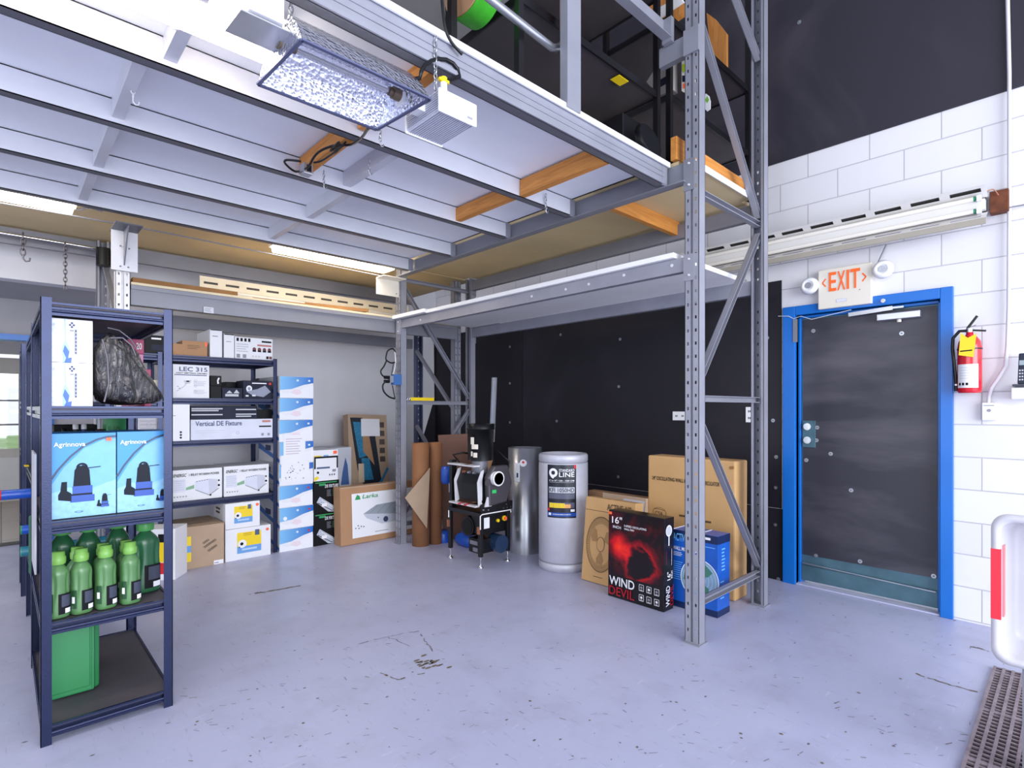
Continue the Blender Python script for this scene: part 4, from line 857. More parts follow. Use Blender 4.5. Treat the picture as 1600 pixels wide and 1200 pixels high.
def dlamp(p, w, h):
    for k in range(4): p.rect(w*(.04+.1*k), h*.8, w*(.10+.1*k), h*.95, INK)
    p.bars(w*.04, h*.3, w*.36, h*.72, 4, LGREY); p.rect(w*.04, h*.05, w*.13, h*.22, GREYINK); p.rect(w*.2, h*.05, w*.29, h*.22, GREYINK)
    p.bars(w*.7, h*.8, w*.96, h*.9, 1, INK, .8, 0); p.bars(w*.58, h*.62, w*.96, h*.72, 1, mat('soft_red', 'c07a74', .5, var=0), .8, 0)
    for k in range(4): x = w*(.5+.135*k); p.disc(x, h*.48, w*.045, mat('maroon_print', '6e2028', .4, var=0), h*.085); p.rect(x-w*.045, h*.36, x+w*.045, h*.44, INK)
    p.rect(w*.82, h*.06, w*.88, h*.18, INK); p.rect(w*.9, h*.06, w*.97, h*.18, mat('maroon_print', ''))
    for k in range(3): p.ring(w*(.46+.08*k), h*.15, w*.02, .002, GREYINK)
quick('white carton printed with four small red lamps at the right of the top back shelf', 367, 426, 528, SY, 1.745, .25, WBOX, dec=dlamp)
quick('black printed carton on the top shelf left of the corner post', 227, 258, 524, SY, 1.745, .2, BOXBLK, dec=lambda p, w, h: (p.bars(w*.3, h*.75, w*.8, h*.9, 1, WPAP, .6, 0), p.rect(w*.3, h*.2, w, h*.5, BOXDK)))
def dlec(p, w, h):
    p.text('LEC 315', w*.17, h*.80, w*.94, h*.93, NAVYI); p.text('LIGHT EMITTING CERAMIC', w*.08, h*.725, w*.94, h*.765, INK); p.bars(w*.04, h*.67, w*.93, h*.71, 1, NAVYI, .6, 0)
    p.bars(w*.56, h*.36, w*.92, h*.52, 5, LGREY); p.bars(w*.56, h*.12, w*.92, h*.26, 4, LGREY); p.poly([(w*.28, h*.52), (w*.5, h*.54), (w*.46, h*.44), (w*.34, h*.42)], LGREY); p.rect(w*.36, h*.48, w*.44, h*.52, INK)
    p.line([(w*.1, h*.2), (w*.3, h*.35), (w*.36, h*.44)], .003, GREYINK)
    for k in range(3): p.ring(w*.61, h*(.2+.16*k), w*.035, .0015, GREYINK)
    p.disc(w*.13, h*.34, w*.012, INK); p.disc(w*.17, h*.29, w*.012, INK)
quick('white carton with bold navy lettering and line drawing, left on the second back shelf', 270, 327, 570, SY, 1.395, .3, WBOX, dec=dlec, zmax=1.692)
quick('lower small black carton right of the white carton with navy lettering', 329, 346, 603, SY, 1.395, .2, BOXBLK)
zt = az(337, 603, Y=SY); quick('upper small black carton with a white mark right of the white carton with navy lettering', 329, 346, 587, SY, zt+.001, .2, BOXBLK, dec=lambda p, w, h: p.line([(w*.7, h*.2), (w*.65, h*.5), (w*.78, h*.8)], .012, WPAP))
quick('low dark blue carton with faint white lettering on the second back shelf', 347, 379, 606, SY, 1.395, .2, BOXDK, dec=lambda p, w, h: (p.rect(w*.15, h*.2, w*.8, h*.42, LGREY), p.poly([(w*.2, h*.5), (w*.5, h*.5), (w*.35, h*.75)], LGREY), p.poly([(w*.55, h*.5), (w*.85, h*.5), (w*.7, h*.85)], LGREY)))
quick('black carton pushed back behind the low dark blue carton', 353, 384, 597, 5.36, 1.395, .2, BOXBLK)
def dgreyb(p, w, h):
    p.bars(w*.3, h*.8, w*.8, h*.92, 1, WPAP, .5, 0); p.disc(w*.2, h*.55, w*.1, WPAP, h*.18); p.disc(w*.2, h*.55, w*.05, mat('mist_print', '8a90a4', .4), h*.09); p.poly([(w*.1, h*.4), (w*.5, h*.55), (w*.75, h*.75), (w*.95, h*.4), (w*.7, h*.1), (w*.3, h*.2)], mat('mist_print', ''))
    p.rect(w*.08, h*.12, w*.18, h*.2, WPAP); p.rect(w*.3, h*.14, w*.42, h*.22, WPAP); p.disc(w*.93, h*.85, .012, REDI)
quick('dark carton with misty grey artwork and a red dot on the second back shelf', 380, 425, 595, SY, 1.395, .2, BOXDK, dec=dgreyb)
quick('grey carton at the back right corner of the second back shelf', 404, 406, 591, 5.42, 1.395, .15, mat('dark_taupe_card', '57525a', .6))
def dwt(p, w, h):
    for k in range(3): p.disc(w*.52, h*(.09+.075*k), w*.06, INK)
    p.bars(w*.05, h*.68, w*.25, h*.7, 1, GREYINK, .8, 0)
quick('tall white carton standing at the left end of the third back shelf', 267, 296.5, 619, 5.06, 1.045, .3, WBOX, dec=dwt, zmax=1.343)
def dde(p, w, h):
    p.text('Vertical DE Fixture', w*.05, h*.68, w*.6, h*.92, NAVYI); p.bars(w*.82, h*.55, w*.98, h*.66, 1, INK, .7, 0); p.bars(w*.05, h*.3, w*.4, h*.5, 2, LGREY, .2); p.bars(w*.86, h*.8, w*.97, h*.95, 1, mat('soft_red', ''), .7, 0)
    p.ring(w*.5, h*.22, w*.02, .004, WPAP); p.ring(w*.55, h*.3, w*.02, .002, GREYINK); p.rect(w*.85, h*.12, w*.88, h*.25, GREYINK); p.rect(w*.93, h*.12, w*.96, h*.25, GREYINK)
PALEC = mat('pale_blue_white_carton', 'd5d8e8', .4)
quick('long pale carton with navy lettering lying on the third back shelf', 298, 426, 655, 5.07, 1.047, .3, PALEC, dec=dde)
zt = az(360, 655, Y=5.07)
def dblk(p, w, h):
    for x0, x1, y in ((.0, .46, .72), (.0, .40, .58), (.0, .46, .28), (.65, .98, .66), (.65, .98, .3), (.65, .9, .14)): p.bars(w*x0+.005, h*y, w*x1, h*(y+.12), 1, LGREY, .75, 0)
quick('long black printed carton lying on top of the long pale carton', 298, 402, 634, 5.09, zt+.001, .25, BOXDK, dec=dblk, zmax=1.342)
quick('short dark carton at the right behind the black printed carton', 402, 425, 640, 5.2, zt+.001, .2, BOXBLK)
def dball(p, w, h):
    p.text('ENERGC', w*.04, h*.78, w*.28, h*.88, INK, slant=.2); p.text('1 RELAY W/1000W POWER', w*.34, h*.79, w*.94, h*.865, INK)
    p.rect(w*.04, h*.3, w*.27, h*.7, PALEC); p.bars(w*.05, h*.34, w*.26, h*.68, 5, LGREY, .3); p.poly([(w*.28, h*.34), (w*.44, h*.38), (w*.44, h*.5), (w*.28, h*.42)], mat('green_fade', '7fae86', .4, var=0))
    S_ = mat('line_art_pale', 'c9cbdb', .4, var=0); p.poly([(w*.46, h*.6), (w*.72, h*.66), (w*.74, h*.14), (w*.46, h*.33)], PALEC); p.poly([(w*.72, h*.66), (w*.9, h*.62), (w*.9, h*.3), (w*.74, h*.14)], S_)
    for k in range(5): p.rect(w*(.48+.05*k), h*(.585+.01*k), w*(.51+.05*k), h*(.60+.01*k), INK)
    p.line([(w*.46, h*.33), (w*.74, h*.12), (w*.94, h*.33)], .003, INK); p.disc(w*.93, h*.58, w*.02, INK); p.disc(w*.93, h*.42, w*.025, INK); p.disc(w*.76, h*.12, w*.02, INK)
    for k in range(5): p.rect(w*(.05+.055*k), h*.13, w*(.075+.055*k), h*.17, GREYINK)
for k, (u0, u1, v, lb) in enumerate(((267, 347, 733, 'left white ballast carton with a line drawing on the fourth back shelf'), (350, 420, 727, 'right white ballast carton with a line drawing on the fourth back shelf'))):
    quick(lb, u0, u1, v, SY, .545, .33, WBOX, dec=dball, group=None)
# floor cartons under the back shelf
FYc = 5.05
def dkr(p, w, h):
    p.rect(w*.22, h*.18, w*.34, h*.78, YELI); p.rect(w*.22, h*.4, w*.34, h*.56, SKY); p.rect(w*.79, h*.01, w*.985, h*.11, WPAP); p.bars(w*.80, h*.02, w*.9, h*.08, 1, GREYINK, .4)
    HW = mat('marker_ink', '2a2622', .5, var=0)
    for j, (x, y, n) in enumerate(((.56, .56, 4), (.58, .46, 8), (.66, .36, 6))):
        for i in range(n): xx = w*(x+.03*i); yy = h*(y+.02*i); p.line([(xx, yy), (xx+.006, yy+.016), (xx+.013, yy-.004), (xx+.018, yy+.01)], .0022, HW)
quick('large kraft carton with handwriting on the floor under the back shelf', 270.5, 350, 822, 5.03, 0, .45, KRAFTL, dec=dkr, tape=TAPE)
def dyl(p, w, h):
    p.rect(w*.25, h*.42, w*.78, h*.86, YELI); p.rect(w*.25, h*.2, w*.78, h*.42, SKY); p.rect(w*.64, h*.72, w*.74, h*.9, mat('slate_print', '')); p.disc(w*.36, h*.5, h*.13, WPAP, None); p.disc(w*.35, h*.5, h*.05, INK); p.disc(w*.30, h*.40, h*.02, INK)
    p.bars(w*.38, h*.74, w*.58, h*.84, 2, mat('olive_ink', 'a08a10', .5, var=0), .3); p.bars(w*.35, h*.27, w*.68, h*.36, 1, mat('pale_blue_ink', 'b5d2f2', .5, var=0), .7, 0); p.disc(w*.92, h*.86, .013, ORAI)
quick('lower white carton with yellow and blue label on the floor beside the blue stack', 352, 423, 824, 5.05, 0, .3, WBOX, dec=dyl)
zt = .272; o = quick('upper white carton with yellow and blue label, its dark-marked end turned left', 352, 406, 783, 5.06, zt+.001, .34, WBOX, dec=dyl, zmax=.492)
pr = o.left(); pr.bars(o.d*.2, o.h*.5, o.d*.6, o.h*.8, 2, KDARK, .5); pr.done(o.o)
def dred(p, w, h): p.rect(0, h*.35, w*.75, h*.8, YELI); p.rect(0, h*.12, w*.7, h*.34, REDI); p.disc(w*.12, h*.5, w*.13, INK); p.rect(w*.5, h*.74, w*.68, h*.9, INK)
Carton('carton', 'white carton with yellow and red label turned beside the nearest unit', 'box', (.93, 4.95, 0), .24, .2, .39, WBOX, rz=-.62); bx = [x for x in bpy.data.objects if x.get('label') == 'white carton with yellow and red label turned beside the nearest unit'][0]
pr = Print((-.12, -.1, 0)); dred(pr, .24, .39); pr.done(bx)
# blue and white stack
def dsky(p, w, h, k):
    p.poly([(0, h*.36), (w*.35, h*.42), (w*.7, h*.62), (w, h*.72), (w, h*.99), (0, h*.99)], BLSK); p.poly([(0, 0), (w, 0), (w, h*.60), (w*.75, h*.5), (w*.5, h*.28), (w*.2, h*.2), (0, h*.3)], WPAP)
    p.poly([(w*.32, h*.24), (w*.42, h*.4), (w*.6, h*.38), (w*.64, h*.22), (w*.5, h*.14)], mat('cloud_pink', 'ead9e2', .5, var=0))
    if k not in (3, 4): p.ring(w*.52, h*.82, .011, .002, mat('ring_white', '')); p.rect(w*.5, h*.79, w*.545, h*.85, mat('ring_white', ''))
    p.rect(w*.84, h*.78, w*.90, h*.86, REDI if k in (0, 1, 2, 3) else WPAP)
    if k == 1: p.disc(w*.15, h*.5, .018, WPAP)
BLSK = grad_mat('sky_gradient_print', '7fbdec', '1668c2', 'X', -.15, .15)
x0, x1 = ax(436.6, 5.06), ax(489, 5.06); tops = [857, 804, 758, 711, 663, 619, 588]
Zs = [0]; vtop = [815, 770, 728, 690, 650+2, 615, 0]
vs_ = [813, 768, 722, 690-2, 661-5, 648, 618, 588]
zb = [0]+[az(461, v, Y=5.06) for v in (812, 768, 724, 706-0, 678-0, 648, 618, 588)]
ze = az(461, 588, Y=5.06); n = 8; hh = ze/n
ordn = ['lowest', 'second from the floor', 'third from the floor', 'fourth from the floor', 'fifth from the floor', 'sixth from the floor', 'seventh from the floor', 'topmost']
for k in range(n):
    dx = (.004*math.sin(k*2.1)); c = Carton('carton', 'blue and white sky-printed carton, %s in the tall stack' % ordn[k] if k not in (0, 7) else '%s blue and white sky-printed carton of the tall stack' % ordn[k], 'box', ((x0+x1)/2+dx, 5.06+.28, k*hh), x1-x0, .56, hh-.002, WBOX, group='blue and white cartons in one tall stack')
    pr = c.front(); dsky(pr, c.w, c.h, k); pr.done(c.o)
    pr = c.left(); pr.poly([(0, c.h*.9), (c.d, c.h*.2), (c.d, c.h*.05), (0, c.h*.6)], mat('swoosh_blue', '3c78c8', .45, var=0)); pr.rect(c.d*.35, c.h*.55, c.d*.6, c.h*.8, NAVYI); pr.rect(0, c.h*.05, c.d*.0+.01, c.h*.9, SKY); pr.done(c.o)
def sheetp(label, u0, u1, v0, v1, Y, dec=None, rot=0):
    a, c = at(u0, v0, Y=Y), at(u1, v1, Y=at(u0, v0, Y=Y).y); o = MB().box(a.x, c.x, Y-.002, Y, c.z, a.z).build('paper_sheet', WPAP, origin=(a.x, Y, c.z)); tag(o, label, 'paper')
    pr = Print((0, -.002, 0)); dec(pr, c.x-a.x, a.z-c.z); pr.done(o); return o
sheetp('white sheet of text taped across the blue and white stack', 443, 477, 680, 722, 5.056, lambda p, w, h: p.bars(w*.1, h*.2, w*.85, h*.9, 8, mat('pink_ink', 'c9b4c6', .5, var=0), .3))
def ddots(p, w, h):
    for _ in range(26): p.disc(w*random.gauss(.45, .18), h*random.gauss(.45, .17), random.uniform(.002, .0065), random.choice((INK, NAVYI, GREYINK)), None, 6)
sheetp('white sheet with scattered dark marks taped low on the blue and white stack', 439, 483, 712, 750, 5.052, ddots)
# black fixture cartons
def dfix(p, w, h):
    p.text('DE FIXTURE', w*.42, h*.78, w*.95, h*.88, WPAP, slant=.1); p.bars(w*.2, h*.84, w*.45, h*.93, 1, mat('green_ink', ''), .7, 0); p.bars(w*.05, h*.92, w*.9, h*.98, 1, GREENI, .5, 0)
    p.bars(w*.5, h*.5, w*.68, h*.72, 5, GREYINK, .3); p.bars(w*.72, h*.5, w*.92, h*.72, 4, mat('dull_green_ink', '3b6d4c', .5, var=0), .5, 0)
    G = mat('fixture_print_grey', 'b8bfce', .4, var=.2, scale=80); p.poly([(w*.1, h*.35), (w*.22, h*.52), (w*.9, h*.12), (w*.8, 0), (w*.55, h*.03)], G); p.line([(w*.15, h*.33), (w*.72, h*.04)], .006, INK); p.line([(w*.28, h*.42), (w*.82, h*.1)], .004, WPAP); p.rect(w*.3, h*.2, w*.5, h*.3, WPAP)
    p.rect(w*.8, h*.28, w*.86, h*.33, WPAP); p.rect(w*.88, h*.28, w*.94, h*.33, WPAP)
hb = az(509, 800, Y=5.04)
c = quick('lower black lamp fixture carton on the floor right of the blue stack', 490.5, 530, 801, 5.05, 0, .4, BOXBLK, dec=dfix); z1 = c.h
c = quick('upper black lamp fixture carton stacked right of the blue stack', 490.5, 530, 751, 5.05, z1+.001, .4, BOXBLK, dec=dfix); z2 = z1+c.h+.002
def dtop(p, w, h):
    p.rect(0, h*.5, w*.06, h, BOXBLK); p.rect(w*.94, h*.5, w, h, BOXBLK); p.rect(0, h*.93, w, h, BOXBLK); p.rect(w*.1, h*.5, w*.65, h*.57, mat('slate_print', '')); p.disc(w*.15, h*.35, .012, INK); p.poly([(w*.0, 0), (w*.2, h*.12), (w*.12, h*.2), (0, h*.15)], YELI)
    for k in range(3): p.rect(w*(.62+.1*k), h*.2, w*(.66+.1*k), h*.27, INK)
    p.rect(w*.75, h*.35, w*.9, h*.45, GREYINK)
c = quick('white carton with a dark band standing on the black fixture cartons', 491, 528, 713, 5.05, z2, .35, WBOX, dec=dtop); z3 = z2+c.h+.001
quick('thin white carton with an orange print topping the small stack right of the blue stack', 490, 528, 703, 5.05, z3, .35, WBOX, dec=lambda p, w, h: (p.rect(w*.8, h*.3, w*.96, h*.8, ORAI), p.rect(w*.4, 0, w*.6, h*.2, SKY), p.rect(w*.02, 0, w*.3, h*.15, YELI)))
quick('grey white carton with a faint blue bottle print behind the small stack', 488, 549, 700, 5.5, 0, .35, mat('grey_white_carton', 'c4c6d2', .5), dec=lambda p, w, h: p.poly([(w*.72, h*.55), (w*.94, h*.55), (w*.9, h*.78), (w*.84, h*.88), (w*.76, h*.7)], mat('slate_blue_print', '42629a', .4)))
# leaning open carton with tech artwork
a, c, dd = at(531, 755, Y=5.8), at(593, 648, Y=5.9), 0
o = Carton('carton', 'tall opened carton with blue tech artwork leaning on the back wall', 'box', ((ax(531, 5.75)+ax(594, 5.75))/2+.03, 5.62, 0), ax(594, 5.75)-ax(533, 5.75), .12, 1.24, KRAFTL, lean=-.12, roll=.03)
p, w, h = o.front(), o.w, o.h; TE = mat('teal_art', '2e7fa6', .4, var=.3, scale=60); ND = mat('near_black_art', '1d2430', .4, var=.2, scale=50)
p.poly([(w*.05, h*.97), (w*.35, h*.97), (w*.85, h*.35), (w*.35, h*.35), (w*.2, h*.5)], ND); p.poly([(w*.12, h*.93), (w*.3, h*.93), (w*.45, h*.62), (w*.25, h*.6)], TE); p.poly([(w*.3, h*.6), (w*.5, h*.6), (w*.6, h*.4), (w*.35, h*.4)], TE)
p.poly([(w*.35, h*.8), (w*.6, h*.82), (w*.7, h*.5), (w*.36, h*.66)], KRAFT); p.poly([(w*.5, h*.85), (w*.66, h*.85), (w*.8, h*.4), (w*.7, h*.38)], ND)
for k in range(5): p.rect(w*.78, h*(.88-.08*k), w*.92, h*(.93-.08*k), mat('brown_print', '4f443e', .6, var=.2))
p.line([(w*.3, h*.33), (w*.55, h*.31), (w*.8, h*.38), (w*.98, h*.5)], .03, mat('arc_blue', '2a7aa8', .4, var=0)); p.rect(w*.22, h*.38, w*.36, h*.55, mat('peach_print', 'd8c1a8', .5, var=0)); p.done(o.o)
MB().box(-w*.18, w*.30, -.064, -.0615, h*.80, h*.96).build('taped_sheet', WPAP, o.o, local=True)
# big framed light carton
o = ybox('carton', 'wide flat kraft carton with white framed picture of a light panel, behind the slim post', 'box', 533, 651, 757, 4.86, 0, .14, KRAFT, lean=-.05); p, w, h = o.front(), o.w, o.h
p.rect(w*.14, h*.10, w*.98, h*.87, WPAP); p.text('Larka', w*.27, h*.77, w*.47, h*.84, GREENI, slant=.3); p.poly([(w*.18, h*.76), (w*.25, h*.76), (w*.24, h*.82), (w*.21, h*.85), (w*.19, h*.8)], GREENI)
p.poly([(w*.28, h*.50), (w*.45, h*.63), (w*.9, h*.66), (w*.96, h*.45), (w*.75, h*.42)], mat('panel_slate', '9aa2ae', .4, var=0)); p.poly([(w*.28, h*.50), (w*.75, h*.42), (w*.78, h*.30), (w*.52, h*.28), (w*.32, h*.42)], mat('panel_pale', 'c6cad8', .4, var=0)); p.poly([(w*.75, h*.42), (w*.96, h*.45), (w*.96, h*.34), (w*.78, h*.30)], mat('line_art_pale', ''))
for k in range(5): p.line([(w*(.36+.1*k), h*(.49-.012*k)), (w*(.48+.1*k), h*(.63+.004*k))], .006, mat('stripe_green_grey', '7f9690', .4, var=0))
p.disc(w*.57, h*.355, .028, mat('lens_slate', '3f4a66', .3, var=0)); p.disc(w*.47, h*.4, .006, INK)
for x, y in ((.18, .27), (.22, .26), (.25, .29), (.28, .28), (.21, .31)): p.disc(w*x, h*y, .006, INK, None, 8)
p.bars(w*.42, h*.15, w*.6, h*.17, 1, GREYINK, .5, 0); p.done(o.o)
MB().box(-w/2, w/2, -o.d/2-.001, -o.d/2, h-.012, h).build('folded_edge', KRAFTL, o.o, local=True)
# kraft rolls and sheets
def roll(label, u0, u1, vt, vb):
    p = at((u0+u1)/2, vb, Z=0); r = abs(at(u1, vb, Y=p.y).x-at(u0, vb, Y=p.y).x)/2*.9; zt = az((u0+u1)/2, vt, Y=p.y); b = MB(); pts = []
    for k in range(60): t = k/60*6*PI; rr = r*(1-.045*k/60*3); pts.append((p.x+math.cos(t)*rr, p.y-.02+r*.0+math.sin(t)*rr))
    n = len(pts); b.add([(x, y, 0) for x, y in pts]+[(x, y, zt) for x, y in pts], [(i, i+1, n+i+1, n+i) for i in range(n-1)], None, True)
    tag(b.build('paper_roll', KRAFTD, solid=.003), label, 'roll')
roll('wider roll of brown kraft paper standing beside the slim corner post', 643, 668, 692, 851); roll('narrower roll of brown kraft paper right of the wider roll', 670, 688, 691, 848)
a, c = at(688, 845, Z=0), at(732, 840, Z=0); o = MB().prism([(a.x+.05, a.y, 0), (a.x+.05+.42, a.y-.12, 0), (a.x+.05+.42, a.y-.02, 1.05), (a.x+.05, a.y+.10, 1.04)], (0, 0, 0), (0, .012, 0)).build('kraft_board', mat('brown_hardboard', '7a5648', .7)); tag(o, 'tall brown board leaning behind the trimming machine', 'board')
q = [at(u, v, Y=4.27) for u, v in ((633, 778), (669, 735), (669, 826))]; o = MB().prism([q[0], q[1]+Vector((.02, 0, .02)), q[1]+Vector((.03, .02, -.1)), q[2]+Vector((.0, .02, 0))], (0, 0, 0), (0, .006, 0)).build('kraft_sheet', KRAFTL); tag(o, 'triangular kraft sheet corner jutting left in front of the wide paper roll', 'cardboard')
for k, (u0, u1, v0, X_, lb) in enumerate(((712, 717, 699, 3.9, 'short grey offcut leaning behind the brown board'), (720, 726, 698, 3.9, 'white offcut leaning behind the brown board by the bucket'))):
    a, c = at(u0, v0, X=X_), at(u1, 735, X=X_); tag(MB().bar((X_, a.y, a.z), (X_-.02, a.y+.05, 0.0), .05, .02).build('offcut', WHPL if k else GREYP), lb, 'offcut')
a = at(696, 704, X=3.95); tag(MB().box(3.95, 4.1, a.y-.25, a.y, a.z-.35-.6, a.z).build('carton', CREAM), 'cream carton just visible above the brown board behind the rack brace', 'box')
for k, (v, lb) in enumerate(((765, 'upper white carton edge behind the slim corner post'), (800, 'middle white carton edge behind the slim corner post'))):
    pass
# wall-side wire bundle on slim post
hub = [at(612, 590, Y=4.56), at(612, 597, Y=4.56)]
p = at(613, 593, Y=4.56); o = MB().box(p.x-.035, p.x+.0, 4.54, 4.58, p.z-.03, p.z+.035, ZINC).box(p.x, 2.80, 4.535, 4.585, p.z-.05, p.z+.05, mat('blue_box', '3d6aa8', .4)).build('outlet_box'); tag(o, 'outlet box with plugs clamped on the slim corner post', 'outlet box'); WOB = o
for k, dz in enumerate((.018, -.02)): MB().cyl((p.x-.035, 4.56, p.z+dz), (p.x-.085, 4.56, p.z+dz), .016, 12, BLK).build('plug', None, o)
def wl(L, r, lb, m=BLK, Y=4.555): cable(lb, [at(u, v, Y=Y) for u, v in L], r, m, par=WOB)
wl([(618, 551), (614, 545), (606, 548), (603, 558), (604, 563), (611, 567), (617, 566)], .007, 'coiled black cord at the top of the slim post wiring')
wl([(604, 563), (600, 572), (595, 580), (598, 587), (608, 592)], .007, 'black cord dropping to the upper plug on the slim post')
wl([(609, 595), (602, 597), (598, 603), (600, 612), (608, 620), (617, 623)], .008, 'thick black cord looping under the lower plug on the slim post')
wl([(616, 545), (618, 560), (617, 575), (614, 585)], .004, 'pale wire running down the slim post', WHPL); wl([(615, 566), (613, 578), (611, 588)], .004, 'thin black wire beside the pale wire on the slim post'); wl([(613, 602), (615, 612), (617, 622)], .005, 'short wire below the outlet box on the slim post')
z0 = 1.385; a = at(643, 624, Y=4.555); a2 = at(680, 624, Y=4.555); 
o = MB().box(a.x, a2.x, 4.57, 4.60, z0, z0+.032).build('yellow_tool', YELI, bevel=.003); tag(o, 'yellow and black striped tool lying on the middle brace of the far rack frame', 'tool')
MB().box(a.x-.07, a.x, 4.572, 4.598, z0+.002, z0+.03, BLK).build('black_end', BLK, o)
for k in range(3): MB().prism([(a.x-.068+.022*k, 4.571, z0+.004), (a.x-.058+.022*k, 4.571, z0+.004), (a.x-.046+.022*k, 4.571, z0+.028), (a.x-.056+.022*k, 4.571, z0+.028)], (0, -.0005, 0), (0, .001, 0)).build('stripe', WPAP, o)
# ------------------------------------------------------------------ trimming machine with bucket
tm = thing('trimming_machine', 'black and silver trimming machine on four legs with a white duct collar', 'machine', (3.02, 3.65, 0))
mx0, mx1, my0, my1, mt = 2.87, 3.17, 3.44, 3.85, .45
for x in (mx0, mx1):
    for y in (my0, my1):
        MB().box(x-.016, x+.016, y-.016, y+.016, .09, mt+(.0 if y == my0 else .0)).build('leg', BLKM, tm, bevel=.003)
        MB().cyl((x, y, .02), (x, y, .09), .006, 8, CHROME).lathe([(.0, 0), (.024, 0), (.024, .006), (.012, .018), (.007, .03)], (x, y, 0), 16, CHROME).build('levelling_foot', None, tm)
for x in (mx0, mx1): MB().box(x-.014, x+.014, my0, my1, mt-.03, mt).build('side_rail', BLKM, tm)
for y in (my0, my1): MB().box(mx0, mx1, y-.014, y+.014, mt-.03, mt).build('cross_rail', BLKM, tm)
MB().box(mx0+.01, mx1+.0, my0+.01, my1-.01, mt-.04, mt-.005).build('base_plate', BLKM, tm)
MB().tube([(mx0-.02, my0-.02, .32), (mx0-.02, my0-.02, .43), (mx0+.0, my0-.022, .442), (mx1+.015, my0-.022, .442), (mx1+.02, my0-.02, .42)], .005, 6).build('white_edge_tube', WHPL, tm)
MB().tube([(mx0-.02, my1+.0, .42), (mx0-.02, my1+.0, .36)], .005, 6).build('white_edge_tube', WHPL, tm)
for y in (my0, my1): MB().bar((mx0-.018, y, .28), (mx0-.018, y, .34), .03, .02).build('copper_clamp', COPPER, tm)
# silver trays
sl = MB().bar((mx0-.01, my1-.02, .50), (mx0-.01, my0+.03, .50), .05, .012).build('lower_tray', WHSTEEL, tm)
for y in (3.68, 3.60): MB().box(mx0-.036, mx0-.034, y-.02, y+.02, .495, .505, REDI).box(mx0-.035, mx0+.015, y-.02, y+.02, .5062, .507, REDI).build('warning_sticker', None, sl)
ut = MB().bar((mx0+.0, my1-.0, .83), (mx0+.0, my0+.05, .83), .07, .012).build('upper_tray', WHSTEEL, tm)
MB().box(mx0-.02, mx0+.02, 3.6, 3.64, .8365, .838).build('dark_mark', KDARK, ut)
# drum housing: black box with chamfered silver side plates
b = MB().prism([(mx0+.02, 3.75, .53), (mx0+.0, 3.77, .68), (mx0+.04, 3.77, .76), (mx0+.22, 3.77, .76), (mx0+.26, 3.77, .60), (mx0+.2, 3.77, .48)], (0, -.30, 0), (0, 0, 0)); b.build('drum_housing', BLK, tm, bevel=.006)
for y in (3.775, 3.465):
    MB().prism([(mx0-.01, y, .50), (mx0-.02, y, .70), (mx0+.02, y, .79), (mx0+.05, y, .80), (mx0+.03, y, .72), (mx0+.03, y, .52)], (0, -.012, 0), (0, 0, 0)).build('side_plate', WHSTEEL, tm, bevel=.002)
for k, y in enumerate((3.72, 3.65, 3.58)): MB().cyl((mx0+.035, y, .765), (mx0+.035, y-.03, .768), .012, 10).build('adjuster_knob', COPPER if k == 0 else ZINC, tm)
# cone housing and collar facing the viewer
D1 = Vector((-.25, -1, .0)).normalized(); cc = Vector((3.08, 3.42, .66))
MB().prism([(mx0+.06, 3.45, .50), (mx0+.05, 3.45, .74), (mx0+.12, 3.45, .83), (mx0+.27, 3.45, .83), (mx0+.32, 3.45, .68), (mx0+.26, 3.45, .52)], (0, -.05, 0), (0, 0.01, 0)).build('fan_cover', mat('smoked_grey_plastic', '4f4b52', .35, .3, var=.1), tm, bevel=.012)
q = at(779, 748, Y=3.36); MB().cyl(q+Vector((0, .06, 0)), q, .056, 28, caps=False).lathe([(.050, 0), (.060, 0), (.060, .012), (.050, .012), (.050, 0)], (q.x, q.y-.004, q.z), 28, None, 'y').build('duct_collar', WHPL, tm, solid=.004)
MB().cyl(q+Vector((0, .05, 0)), q+Vector((0, .052, 0)), .05, 24).build('duct_interior', BLK, tm)
q = at(772, 768, Y=3.395); MB().box(q.x-.022, q.x+.022, 3.392, 3.396, q.z-.014, q.z+.014).build('green_sticker', mat('green_led_sticker', '36c26a', .4, var=0), tm)
q = at(765, 765, Y=3.39); MB().cyl((q.x-.02, 3.395, q.z+.06), (q.x-.02, 3.388, q.z+.06), .03, 18).build('cover_boss', mat('smoked_grey_plastic', ''), tm)
for dx, dz in ((.0, .48), (.05, .475), (.22, .47), (.25, .50), (.26, .47), (.30, .47)): MB().cyl((mx0+dx, 3.41, dz), (mx0+dx, 3.40, dz), .006, 8).build('bolt', CHROME, tm)
MB().box(mx0+.0, mx1+.04, 3.42, 3.44, .45, .52).build('front_plate', BLKM, tm)
MB().prism([(mx0+.02, 3.42, .5), (mx0+.09, 3.42, .50), (mx0+.09, 3.42, .57), (mx0+.05, 3.42, .58)], (0, -.012, 0), (0, 0, 0)).build('white_foot_plate', WHSTEEL, tm); MB().prism([(mx0+.14, 3.42, .54), (mx0+.17, 3.42, .52), (mx0+.23, 3.42, .52), (mx0+.25, 3.42, .56)], (0, -.012, 0), (0, 0, 0)).build('white_foot_plate', WHSTEEL, tm)
